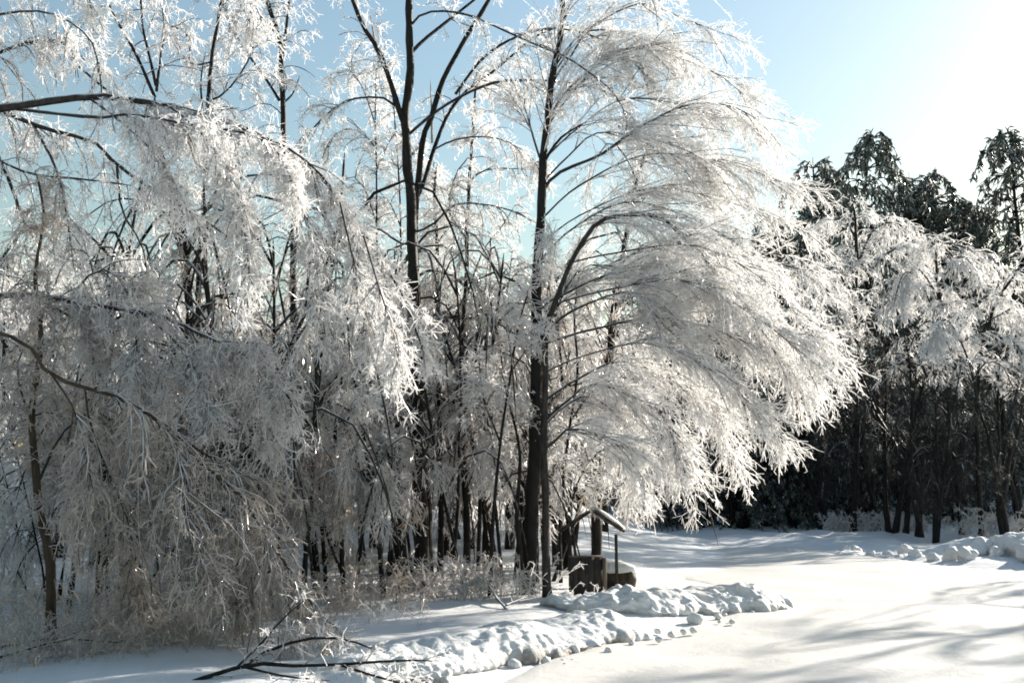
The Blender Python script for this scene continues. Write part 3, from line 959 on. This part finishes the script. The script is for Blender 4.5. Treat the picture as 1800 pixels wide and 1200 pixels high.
def wood_tree(h, seed, n=(70, 520, 2000), lean=0.0, mats=(None, None, None), r=0.015, stems=1, bow=1.0, thin=1.0):
    """an iced deciduous tree with bowed boughs, base at the origin"""
    global rng
    keep = rng; rng = np.random.default_rng(seed)
    root = thing('thicket_tree', 'x', 'tree', (0, 0, 0))
    o3 = np.zeros(3)
    src = []
    for s in range(stems):
        a = rng.uniform(0, 6.28); q = 0.25 * s
        pts = [np.array((math.cos(a) * q, math.sin(a) * q, -0.1))]
        d = np.array((rng.normal() * 0.08 + lean, rng.normal() * 0.08, 1.0))
        for k in range(6):
            d = d + rng.normal(size=3) * 0.06
            pts.append(pts[-1] + nrm(d) * h / 6.2)
        o, tc = limb('trunk', np.array(pts), (0.012 * h + 0.02) * thin if h > 5 else 0.022, 0.02 if h > 5 else 0.008, mats[0] or M_BARK, root, o3, 7, flare=0.3)
        src.append(tc[len(tc) // 3:])
        for b in range(7):
            i = int(len(tc) * rng.uniform(0.25, 0.92)); a2 = rng.uniform(0, 6.28)
            L = h * rng.uniform(0.16, 0.34); o_ = np.array((math.cos(a2), math.sin(a2), 0))
            p = tc[i]
            B = [p, p + o_ * L * 0.3 + (0, 0, L * 0.35), p + o_ * L * 0.7 + (0, 0, L * 0.35 * bow), p + o_ * L * 0.98 + (0, 0, -L * 0.15), p + o_ * L * 1.1 + (0, 0, -L * 0.6)]
            o, bc = limb('branch', np.array(B), 0.004 * h, 0.01, mats[1] or M_BRANCH, root, o3, 5, 9)
            src.append(bc)
    crown_mesh(src, [(n[0], (h * .08, h * .2), (0.5, 1.1), 1.7, 6, r * 1.4, r * .9, 0.15, None),
                     (n[1], (0.3, 0.8), (0.4, 1.0), 1.1, 4, r, r * .7, 0.1, None),
                     (n[2], (0.12, 0.34), (0.4, 1.1), 0.6, 2, r * .85, r * .55, 0.1, None)], o3, 'crown', mats[2] or M_ICE_FAR, root)
    rng = keep
    return root


protos = [wood_tree(7.5, 101), wood_tree(8.5, 102, stems=2), wood_tree(6.5, 103, lean=0.25), wood_tree(8.0, 104, stems=2, lean=-0.2), wood_tree(3.6, 105, (50, 420, 1500), stems=3, bow=0.6, r=0.010)]
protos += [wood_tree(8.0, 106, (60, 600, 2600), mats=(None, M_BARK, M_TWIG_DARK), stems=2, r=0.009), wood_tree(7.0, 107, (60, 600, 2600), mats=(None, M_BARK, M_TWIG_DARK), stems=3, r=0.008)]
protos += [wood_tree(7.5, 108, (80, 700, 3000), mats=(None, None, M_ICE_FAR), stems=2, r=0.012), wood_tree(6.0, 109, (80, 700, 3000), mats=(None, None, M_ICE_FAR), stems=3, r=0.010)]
protos += [wood_tree(7.0, 120, (24, 200, 900), mats=(None, M_BARK, M_ICE_SHADE), r=0.007, thin=0.38), wood_tree(6.2, 121, (24, 200, 900), mats=(None, M_BRANCH, M_ICE_FAR), r=0.007, thin=0.36, lean=0.12, stems=2)]
used = [False] * len(protos)


def plant(k, x, y, rz, s, label, group, name=None):
    z = gz(x, y)
    if not used[k]:
        o = protos[k]; used[k] = True
        o.location = (x, y, z); o.rotation_euler = (0, 0, rz); o.scale = (s, s, s)
        o['label'] = label; o['group'] = group
    else:
        o = copy_tree(protos[k], (x, y, z), rz, s, label, group)
    if name:
        o.name = name
    return o


r = random.Random(5)
spots = []
tries = 0
while len(spots) < 66 and tries < 4000:       # the wood behind the clump, on the rising snow
    tries += 1
    y = r.uniform(19, 44); x = r.uniform(-0.56 * y, 0.10 * y)
    if x > 3.0 and y < 40:
        continue
    if all((x - a) ** 2 + (y - b) ** 2 > 2.0 for a, b in spots):
        spots.append((x, y))
for i, (x, y) in enumerate(sorted(spots, key=lambda q: q[1])):
    k = r.choice([0, 1, 2, 3, 7, 7, 8, 8])
    side = x / y
    if side < -0.3:
        lab, grp = 'iced thicket tree in the dense wood behind the left-hand bent trees', 'thicket trees behind the bent boughs'
    elif side < -0.1:
        lab, grp = 'iced thicket tree on the snowy rise behind the tall dark trunk', 'thicket trees behind the tall trunk'
    else:
        lab, grp = 'iced thicket tree in the wood behind the cascade trunk', 'thicket trees behind the cascade'
    plant(k, x, y, r.uniform(0, 6.28), r.uniform(0.75, 1.05), lab, grp)
for i in range(5):                            # low brush in the clump itself
    y = r.uniform(13.5, 19); x = r.uniform(-0.48 * y, -0.02 * y)
    plant(4, x, y, r.uniform(0, 6.28), r.uniform(0.7, 1.15), 'low many-stemmed iced brush under the trunks of the middle clump', 'brush under the trunks', 'iced_brush' if i else None)

for i in range(11):                           # tangle between and behind the trunks
    y = r.uniform(17.6, 23); x = r.uniform(-0.22 * y, 0.04 * y)
    plant(r.choice([7, 7, 0]), x, y, r.uniform(0, 6.28), r.uniform(0.5, 0.75), 'short bushy thicket tree tangled close behind the trunk row', 'tangle behind the trunk row')

ORD = 'first second third fourth fifth sixth seventh eighth ninth tenth'.split()
seen = {}
for i, (px, Y) in enumerate([(130, 13.4), (205, 12.6), (275, 14.2), (335, 13.2), (395, 15.0), (455, 14.6), (535, 13.6), (580, 15.6), (630, 16.4), (690, 17.0), (728, 17.6), (792, 16.2), (840, 17.0), (885, 16.4), (905, 17.8), (985, 17.4), (1015, 18.6)]):
    side = 'in the grey tangle at the left' if px < 520 else 'standing in the row around the tall trunk' if px < 800 else 'between the tall trunk and the shelter'
    seen[side] = seen.get(side, -1) + 1
    plant(9 + i % 2, W(px, 900, Y)[0], Y, 2.1 * i, r.uniform(0.75, 1.05), ORD[seen[side]] + ' slim dark stem from the left ' + side, 'slim dark stems ' + side, 'slim_tree')

# --- the dark wood across the road: conifers
def conifer(h, seed, rad0, whorls=26, curl=0.0, fans=36):
    global rng
    keep = rng; rng = np.random.default_rng(seed)
    root = thing('pine_tree', 'x', 'tree', (0, 0, 0))
    o3 = np.zeros(3)
    pts = [(0, 0, -0.2), (0.05, 0, h * 0.3), (-0.08, 0.05, h * 0.6), (0.02, 0, h * 0.85), (curl * 0.4, 0, h * 0.97), (curl, 0, h * 0.985)]
    o, tc = limb('trunk', np.array(pts), 0.011 * h + 0.06, 0.03, M_BARK, root, o3, 8, 30)
    lines = []
    for w in range(whorls):
        t = 0.05 + 0.93 * (w / (whorls - 1)) ** 0.85
        c = tc[min(len(tc) - 1, int(t * (len(tc) - 1)))]
        R = rad0 * (1.05 - t) ** 0.55 * (0.7 + 0.6 * vnoise(np.array((w * 0.5, seed, 0.3)), seed))
        for b in range(9):
            a = rng.uniform(0, 6.28); L = R * rng.uniform(0.55, 1.1); u = np.array((math.cos(a), math.sin(a), 0))
            lines.append(spline([c, c + u * L * 0.5 + (0, 0, 0.12 * L), c + u * L * 0.85 + (0, 0, -0.28 * L), c + u * L + (0, 0, -0.75 * L)], 7))
    P = np.stack(lines)
    V, Q = tubes(P, rad(P, 0.035, 0.012), 3)
    put('branch', mesh_from('branch', V, Q, M_BARK), root)
    # needle tufts: clusters of short thick needles along the boughs
    sp = grow(P, len(lines) * 9, (0.25, 0.7), (0.4, 1.2), 1.4, 3, 0.25, 1.0, 0.2)
    tu = grow(sp, len(lines) * fans, (0.14, 0.38), (0.4, 1.3), 0.5, 2, 0.0, 1.0, 0.2, None, False)
    iced = rng.uniform(size=len(tu)) < 0.33
    R0 = rad(tu, 0.05, 0.015, 0.4)
    a = tubes(tu[~iced], R0[~iced], 3)
    b = tubes(sp, rad(sp, 0.03, 0.015), 3)
    V, Q = join([a, b])
    put('crown', mesh_from('crown', V, Q, M_NEEDLE), root)
    V, Q = tubes(tu[iced], R0[iced] * 0.8, 3)
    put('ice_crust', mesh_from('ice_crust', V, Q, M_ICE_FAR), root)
    rng = keep
    return root


con = [conifer(17, 201, 4.6, curl=1.3), conifer(15, 202, 5.0), conifer(13, 203, 4.8, curl=-0.8)]
cused = [False] * 3
CH = [17, 15, 13]


def plant_con(k, x, y, rz, s, label, group):
    z = gz(x, y) - 0.1
    if not cused[k]:
        o = con[k]; cused[k] = True
        o.location = (x, y, z); o.rotation_euler = (0, 0, rz); o.scale = (s, s, s)
        o['label'] = label; o['group'] = group
    else:
        copy_tree(con[k], (x, y, z), rz, s, label, group)


def con_at(px, py_top, Y, k, rz, label, group='conifers standing above the dark wood'):
    Y = Y * 1.4
    p = W(px, py_top, Y)
    s = (p[2] - gz(p[0], Y)) / CH[k]
    plant_con(k, p[0], Y, rz, s, label, group)


con_at(1515, 228, 50, 0, 0.3, 'tall dark pine with a curled top, highest in the middle of the far wood')
con_at(1775, 218, 48, 0, 1.8, 'tall dark pine at the right edge of the picture')
con_at(1428, 265, 58, 1, 0.5, 'small dark pine top peeping out behind the cascade tips')
con_at(1598, 292, 52, 1, 2.0, 'dark pine just right of the curled pine')
con_at(1640, 302, 54, 2, 1.0, 'dark pine in the dip, second right of the curled pine')
con_at(1685, 345, 51, 2, 4.0, 'lowest dark pine in the dip before the right edge')
con_at(1458, 300, 56, 1, 3.3, 'dark pine top just left of the curled pine')
for px, py, Y, k, rz in [(1110, 470, 62, 1, 0.2), (1180, 420, 60, 2, 1.2), (1240, 440, 60, 1, 2.2), (1300, 400, 58, 0, 3.2), (1360, 360, 60, 1, 5.2), (1335, 520, 54, 2, 0.2), (1560, 400, 46, 2, 0.9), (1480, 470, 52, 2, 2.9), (1720, 420, 50, 1, 2.3), (1640, 470, 50, 2, 5.3), (1410, 500, 50, 2, 5.0), (1200, 560, 56, 2, 4.0)]:
    con_at(px, py, Y, k, rz, 'dark conifer massed in the shaded wood across the road', 'conifers massed in the dark wood')
for i in range(26):
    px = 1075 + 29 * i + r.uniform(-8, 8)
    con_at(px, r.uniform(600, 730), r.uniform(30, 36), r.choice([1, 2]), r.uniform(0, 6), 'low dark evergreen in the shaded lower edge of the wood across the road', 'low evergreens along the wood edge')
for x, y, k, s in [(33, 50, 2, 1.0), (31, 46, 1, 0.75), (38, 60, 1, 1.0), (43, 66, 0, 1.0), (40, 70, 2, 1.2), (48, 64, 1, 1.1), (50, 74, 1, 1.2), (56, 70, 0, 1.1), (46, 78, 2, 1.3), (36, 66, 2, 1.1)]:
    plant_con(k, x, y, x * 1.7, s, 'conifer of the dark wood continuing beyond the right edge', 'conifers beyond the right edge')

# --- iced broadleaf trees in front of the dark wood
RG = 'iced trees in front of the dark wood'
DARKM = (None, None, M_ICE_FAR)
tree('maple_tree', 'iced tree by the dark wood, its bough arched in a white hoop', 36.0,
     [(1690, 900), (1672, 760), (1663, 627), (1660, 568), (1649, 515), (1645, 470), (1640, 420)], 9, 4,
     [([(1670, 740), (1600, 600), (1548, 467), (1600, 428), (1635, 423), (1688, 431), (1726, 445), (1761, 467), (1785, 500)], 1.0, 6, 3),
      ([(1664, 640), (1700, 560), (1735, 520), (1760, 560)], -1, 4, 2), ([(1662, 600), (1620, 500), (1590, 480), (1570, 540)], -1, 4, 2), ([(1650, 520), (1610, 470), (1590, 520)], 1, 4, 2),
      ([(1648, 500), (1690, 450), (1720, 480)], -1, 4, 2)],
     [(150, (0.8, 2.2), (0.5, 1.1), 1.7, 6, 0.02, 0.013, 0.15, None), (1100, (0.4, 0.9), (0.4, 1.0), 1.2, 4, 0.014, 0.010, 0.1, None, 0.2), (5000, (0.15, 0.4), (0.4, 1.1), 0.6, 2, 0.013, 0.008, 0.1, None)], RG, crown_from=0.4)
tree('maple_tree', 'iced tree leaning right at the right edge before the dark wood', 34.0,
     [(1722, 900), (1718, 780), (1723, 645), (1740, 568), (1754, 526), (1789, 477), (1830, 440)], 9, 4,
     [([(1720, 700), (1690, 600), (1660, 560), (1640, 600)], -1, 5, 2), ([(1745, 560), (1790, 540), (1820, 570)], 1, 4, 2), ([(1730, 620), (1780, 600), (1810, 650)], -1, 4, 2)],
     [(110, (0.7, 2.0), (0.5, 1.1), 1.7, 6, 0.02, 0.013, 0.15, None), (800, (0.4, 0.9), (0.4, 1.0), 1.2, 4, 0.014, 0.010, 0.1, None, 0.2), (3600, (0.15, 0.4), (0.4, 1.1), 0.6, 2, 0.013, 0.008, 0.1, None)], RG, crown_from=0.4)
tree('maple_tree', 'tall iced stem before the dark wood, under the curled pine', 38.0,
     [(1500, 915), (1506, 750), (1508, 620), (1506, 520), (1505, 400), (1500, 360)], 12, 5,
     [([(1506, 560), (1470, 470), (1430, 450), (1400, 520)], -1, 5, 2), ([(1505, 470), (1540, 400), (1590, 400), (1620, 470)], 1, 5, 2), ([(1505, 420), (1470, 370), (1430, 390)], 1, 5, 2), ([(1506, 640), (1480, 600), (1460, 520), (1440, 500)], -1, 5, 3, M_BARK)],
     [(130, (0.8, 2.2), (0.5, 1.1), 1.7, 6, 0.02, 0.013, 0.15, None), (950, (0.4, 0.9), (0.4, 1.0), 1.2, 4, 0.014, 0.010, 0.1, None, 0.2), (4200, (0.15, 0.4), (0.4, 1.1), 0.6, 2, 0.013, 0.008, 0.1, None)], RG, crown_from=0.45)
tree('maple_tree', 'thick dark trunk at the shaded wood edge, under the cascade tips', 44.0,
     [(1303, 925), (1300, 860), (1298, 780), (1300, 680), (1300, 560)], 24, 14, [], None, 'dark trunks at the wood edge')
tree('maple_tree', 'dark trunk at the shaded wood edge, left of the thick one', 45.0,
     [(1242, 922), (1236, 860), (1232, 780), (1236, 640)], 16, 10, [], None, 'dark trunks at the wood edge')
UND = [(1560, 905, 37, 0, 1.0), (1610, 902, 36, 2, 1.1), (1450, 915, 41, 1, 1.0), (1760, 885, 33, 3, 0.9), (1640, 895, 34, 1, 0.8), (1390, 915, 43, 0, 0.9), (1790, 880, 37, 1, 1.1), (1530, 900, 40, 3, 1.1)]
for i, (px, py, Y, k, s) in enumerate(UND):
    p = W(px, py, Y)
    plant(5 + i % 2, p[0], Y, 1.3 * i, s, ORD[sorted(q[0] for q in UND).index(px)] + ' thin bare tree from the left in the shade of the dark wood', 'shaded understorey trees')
for i, (x, y, k, s) in enumerate([(19.5, 23.5, 5, 1.3), (21.5, 21, 6, 1.3), (25, 24.5, 5, 1.4)]):
    plant(k, x, y, i * 2.0, s, 'roadside tree beyond the right edge that throws streaky shadows on the road', 'roadside trees beyond the frame')


# ------------------------------------------------------------------ shrubs, fallen branches
def shrub(name, label, px, py, Y, n, h, spreadr, mat, r=0.012, group=None):
    p = W(px, py, Y); z = gz(p[0], Y)
    org = np.array((p[0], Y, z))
    root = thing(name, label, 'shrub', tuple(org), group)
    st = []
    for i in range(n):
        a = rng.uniform(0, 6.28); q = spreadr * math.sqrt(rng.uniform())
        b = org + np.array((math.cos(a) * q, math.sin(a) * q * 0.6, -0.05))
        d = np.array((rng.normal() * 0.3, rng.normal() * 0.3, 1)); L = h * rng.uniform(0.5, 1.1)
        st.append(spline([b, b + d * L * 0.5, b + d * L * 0.85 + np.array((d[0], d[1], -0.1)) * L * 0.4], 6))
    P = np.stack(st)
    c1 = grow(P, n * 5, (h * .2, h * .5), (0.4, 1.0), 0.9, 4, 0.1)
    c2 = grow(c1, n * 16, (h * .08, h * .2), (0.4, 1.0), 0.5, 3, 0.1)
    V, Q = tubes(P, rad(P, r, r * .7), 3, .2)
    V, Q = join([(V, Q), tubes(c1, rad(c1, r * .8, r * .5), 3, .25), tubes(c2, rad(c2, r * .6, r * .4), 3, .25)])
    put('crown', mesh_from('crown', V - org, Q, mat), root)


shrub('weed_clump', 'pale iced weed clump on the snow in front of the dark wood', 1530, 928, 38.5, 90, 1.0, 2.0, M_ICE_FAR, 0.02)
shrub('weed_clump', 'small iced weed tuft at the right end of the pale clump', 1600, 915, 38.0, 40, 0.8, 1.3, M_ICE_FAR, 0.02)
shrub('weed_clump', 'iced brush tuft at the foot of the leaning tree, right side', 1735, 885, 34.0, 40, 1.2, 1.2, M_ICE_FAR, 0.018)
shrub('iced_brush', 'tangle of iced brush at the foot of the tall trunk', 735, 1055, 15.0, 70, 0.8, 1.3, M_ICE_SHADE, 0.009)
shrub('iced_brush', 'iced brush tangle between the tall trunk and the cascade trunk', 850, 1035, 14.6, 60, 0.8, 1.0, M_ICE_FAR, 0.009)
shrub('iced_brush', 'grey iced brush around the foot of the brown sunlit trunk', 120, 1128, 10.8, 60, 0.9, 1.0, M_ICE_SHADE, 0.006)
shrub('iced_brush', 'grey iced brush under the long bent stem', 330, 1100, 11.3, 60, 0.9, 1.1, M_ICE_SHADE, 0.006)
shrub('iced_brush', 'grey iced brush at the snowy edge below the tip of the long bent stem', 490, 1092, 12.2, 50, 0.8, 0.9, M_ICE_SHADE, 0.006)
for bx, by, bY, lab in [(60, 1165, 9.4, 'grey iced brush at the bottom left corner, left of the brown sunlit trunk'), (190, 1150, 9.7, 'grey iced brush just right of the brown sunlit trunk'),
                        (290, 1138, 9.9, 'grey iced brush in front of the hanging shoots of the long bent stem'), (400, 1125, 10.2, 'grey iced brush left of the dark fallen branch')]:
    shrub('iced_brush', lab, bx, by, bY, 60, 0.55, 0.9, M_ICE_SHADE, 0.005)
shrub('iced_brush', 'iced weeds in front of the plank barrier', 1030, 1048, 13.9, 16, 0.35, 0.5, M_ICE, 0.007)
shrub('iced_brush', 'iced weed stalks poking through the snow behind the near bank', 690, 1120, 11.6, 16, 0.35, 0.5, M_ICE, 0.006)
shrub('iced_brush', 'brush tangle at the foot of the left trunk row', 590, 1075, 13.2, 50, 0.7, 1.2, M_ICE_SHADE, 0.008)


def fallen(label, lines, Y, crown, mat=None, group='fallen branches'):
    Ls = [np.array([np.append(G(x, y)[:2], 0) + np.array((0, 0, gz(*G(x, y)[:2]) + hh)) for x, y, hh in ln]) for ln, a, b in lines]
    org = Ls[0][0].copy()
    root = thing('fallen_branch', label, 'branch', tuple(org), group)
    src = []
    for L, (ln, a, b) in zip(Ls, lines):
        o, c = limb('branch', L, px_r(a, Y), px_r(b, Y), M_BRANCH, root, org, 6)
        src.append(c)
    crown_mesh(src, crown, org, 'twigs', M_ICE, root)[0]['kind'] = 'stuff'


def fallen_w(label, lines, Y, crown):
    Ls = [np.array([W(x, y, yy) for x, y, yy in ln]) for ln, a, b in lines]
    org = Ls[0][0].copy()
    root = thing('fallen_branch', label, 'branch', tuple(org), 'fallen branches')
    src = []
    for L, (ln, a, b) in zip(Ls, lines):
        o, c = limb('branch', L, px_r(a, Y), px_r(b, Y), M_BARK, root, org, 6)
        src.append(c)
    crown_mesh(src, crown, org, 'twigs', M_ICE, root)[0]['kind'] = 'stuff'


fallen_w('dark fallen branch with iced twigs lying across the near snow bank',
         [([(250, 1235, 8.0), (330, 1200, 8.2), (390, 1184, 8.3), (440, 1166, 8.4), (520, 1170, 8.4), (620, 1166, 8.35), (700, 1160, 8.3), (775, 1161, 8.3)], 9, 3),
          ([(430, 1170, 8.4), (470, 1145, 8.5), (530, 1124, 8.6), (590, 1120, 8.7), (640, 1132, 8.7), (700, 1160, 8.7)], 6, 2),
          ([(410, 1178, 8.35), (450, 1140, 8.5), (500, 1085, 8.6), (535, 1055, 8.7)], 4, 2),
          ([(600, 1168, 8.35), (650, 1185, 8.2), (720, 1205, 8.0), (760, 1225, 7.9)], 5, 2),
          ([(430, 1172, 8.4), (500, 1188, 8.2), (580, 1196, 8.1)], 5, 2)],
         8.4, [(60, (0.12, 0.4), (0.4, 1.0), -0.1, 5, 0.005, 0.003, 0.1, None), (260, (0.06, 0.2), (0.4, 1.0), 0.6, 3, 0.0042, 0.003, 0.1, None), (500, (0.03, 0.08), (0.4, 1.2), 0.4, 2, 0.004, 0.003, 0.1, None)])
fallen('bare broken branch on the shaded snow before the dark wood',
       [([(1375, 926, 0.05), (1400, 922, 0.3), (1428, 918, 0.7)], 8, 3)], 45, [(12, (0.3, 0.8), (0.4, 1.0), 0.3, 3, 0.012, 0.008, 0.1, None)])
fallen('broken branch leaning on the snow below the brush of the middle clump',
       [([(890, 1092, 0.0), (870, 1075, 0.12), (845, 1050, 0.35)], 5, 3), ([(890, 1090, 0.05), (925, 1080, 0.1)], 4, 2)], 13, [(14, (0.15, 0.4), (0.4, 1.0), 0.2, 3, 0.005, 0.003, 0.1, None)])
fallen('dark fallen limbs on the shaded snow at the lower left',
       [([(-40, 1175, 0.1), (90, 1150, 0.12), (150, 1152, 0.2), (215, 1120, 0.16), (280, 1118, 0.25), (330, 1090, 0.3)], 7, 3), ([(-30, 1190, 0.08), (120, 1168, 0.16), (200, 1172, 0.1), (300, 1140, 0.18)], 5, 2), ([(300, 1135, 0.1), (380, 1105, 0.2), (460, 1090, 0.25)], 6, 3)],
       10.5, [(60, (0.2, 0.7), (0.4, 1.0), 0.1, 4, 0.006, 0.004, 0.1, None), (260, (0.08, 0.3), (0.4, 1.0), 0.5, 3, 0.005, 0.003, 0.1, None)])


# ------------------------------------------------------------------ wooden panel, log, small shelter
def box(c, sx, sy, sz, rot=None):
    v = np.array([(x, y, z) for x in (-.5, .5) for y in (-.5, .5) for z in (-.5, .5)]) * (sx, sy, sz)
    if rot is not None:
        v = v @ np.asarray(rot).T
    q = np.array([[0, 1, 3, 2], [4, 6, 7, 5], [0, 4, 5, 1], [2, 3, 7, 6], [0, 2, 6, 4], [1, 5, 7, 3]])
    return v + np.asarray(c), q


def rotz(a):
    c, s = math.cos(a), math.sin(a)
    return np.array([(c, -s, 0), (s, c, 0), (0, 0, 1)])


def roty(a):
    c, s = math.cos(a), math.sin(a)
    return np.array([(c, 0, s), (0, 1, 0), (-s, 0, c)])


pY = 15.0
pb = W(1031, 1034, pY); pz = gz(pb[0], pY)
pan = thing('plank_barrier', 'dark weathered plank barrier standing in the snow with a pale post at its end', 'barrier', (pb[0], pY, pz))
for k in range(4):
    V, Q = box((-0.17 + 0.118 * k, 0.005 * (k % 2), 0.27), 0.114, 0.03, 0.58 + 0.012 * (k % 3), rotz(0.12))
    put('board', mesh_from('board', V, Q, M_PLANK, False), pan)
V, Q = box((0.27, -0.02, 0.26), 0.055, 0.07, 0.60, rotz(0.12))
put('post', mesh_from('post', V, Q, M_POST, False), pan)
V, Q = box((0.0, 0.04, 0.575), 0.50, 0.06, 0.03, rotz(0.12))
put('top_rail', mesh_from('top_rail', V, Q, M_POST, False), pan)

lp = W(1088, 1018, 16.2); lz = gz(lp[0], 16.2)
log = thing('log', 'short thick log with a cap of snow beside the dark plank barrier', 'log', (lp[0], 16.2, lz))
c = np.array([(-0.30, 0.15, 0.2), (0.0, 0.05, 0.2), (0.24, -0.05, 0.19), (0.27, -0.06, 0.19)])
V, Q = tubes(spline(c, 12)[None], np.array([[0.20] * 11 + [0.02]]), 14, 0.04)
put('trunk_section', mesh_from('trunk_section', V, Q, M_BARK_BROWN), log)
V, Qi = ICO
Vs = V * (1 + 0.55 * fbm(V * 2, 4, 77)[:, None]) * np.array((0.33, 0.2, 0.12)) @ rotz(-0.35).T + np.array((-0.03, 0.04, 0.35))
put('snow_cap', mesh_from('snow_cap', Vs, Qi, M_BANK, attr=('dirt', np.zeros(len(Vs)))), log)

sp_ = W(1040, 985, 15.7); sz_ = gz(sp_[0], 15.7)
sh = thing('wooden_shelter', 'small roofed wooden shelter on posts with a snowy roof edge behind the plank barrier', 'shelter', (sp_[0], 15.7, sz_))
for x, y in ((-0.38, -0.2), (0.44, 0.1), (-0.36, 0.3)):
    V, Q = box((x, y, 0.32), 0.05, 0.05, 0.84)
    put('post', mesh_from('post', V, Q, M_PLANK, False), sh)
for sgn in (-1, 1):
    for k in range(3):
        V, Q = box((sgn * (0.12 + 0.17 * k), 0.05, 0.99 - 0.085 * k + 0.004 * k), 0.19, 0.8, 0.025, roty(sgn * 0.46))
        put('roof_board', mesh_from('roof_board', V, Q, M_PLANK, False), sh)
V, Qi = ICO
Vs = V * (1 + 0.2 * fbm(V * 2, 3, 78)[:, None]) * np.array((0.30, 0.40, 0.045)) @ roty(0.46).T + np.array((0.31, 0.05, 0.95))
sh.scale = (0.9, 0.85, 1.22)
put('snow_cap', mesh_from('snow_cap', Vs, Qi, M_BANK, attr=('dirt', np.zeros(len(Vs)))), sh)

print('crown tris', TOTAL[0], 'total', sum(len(m.polygons) * 2 for m in bpy.data.meshes))
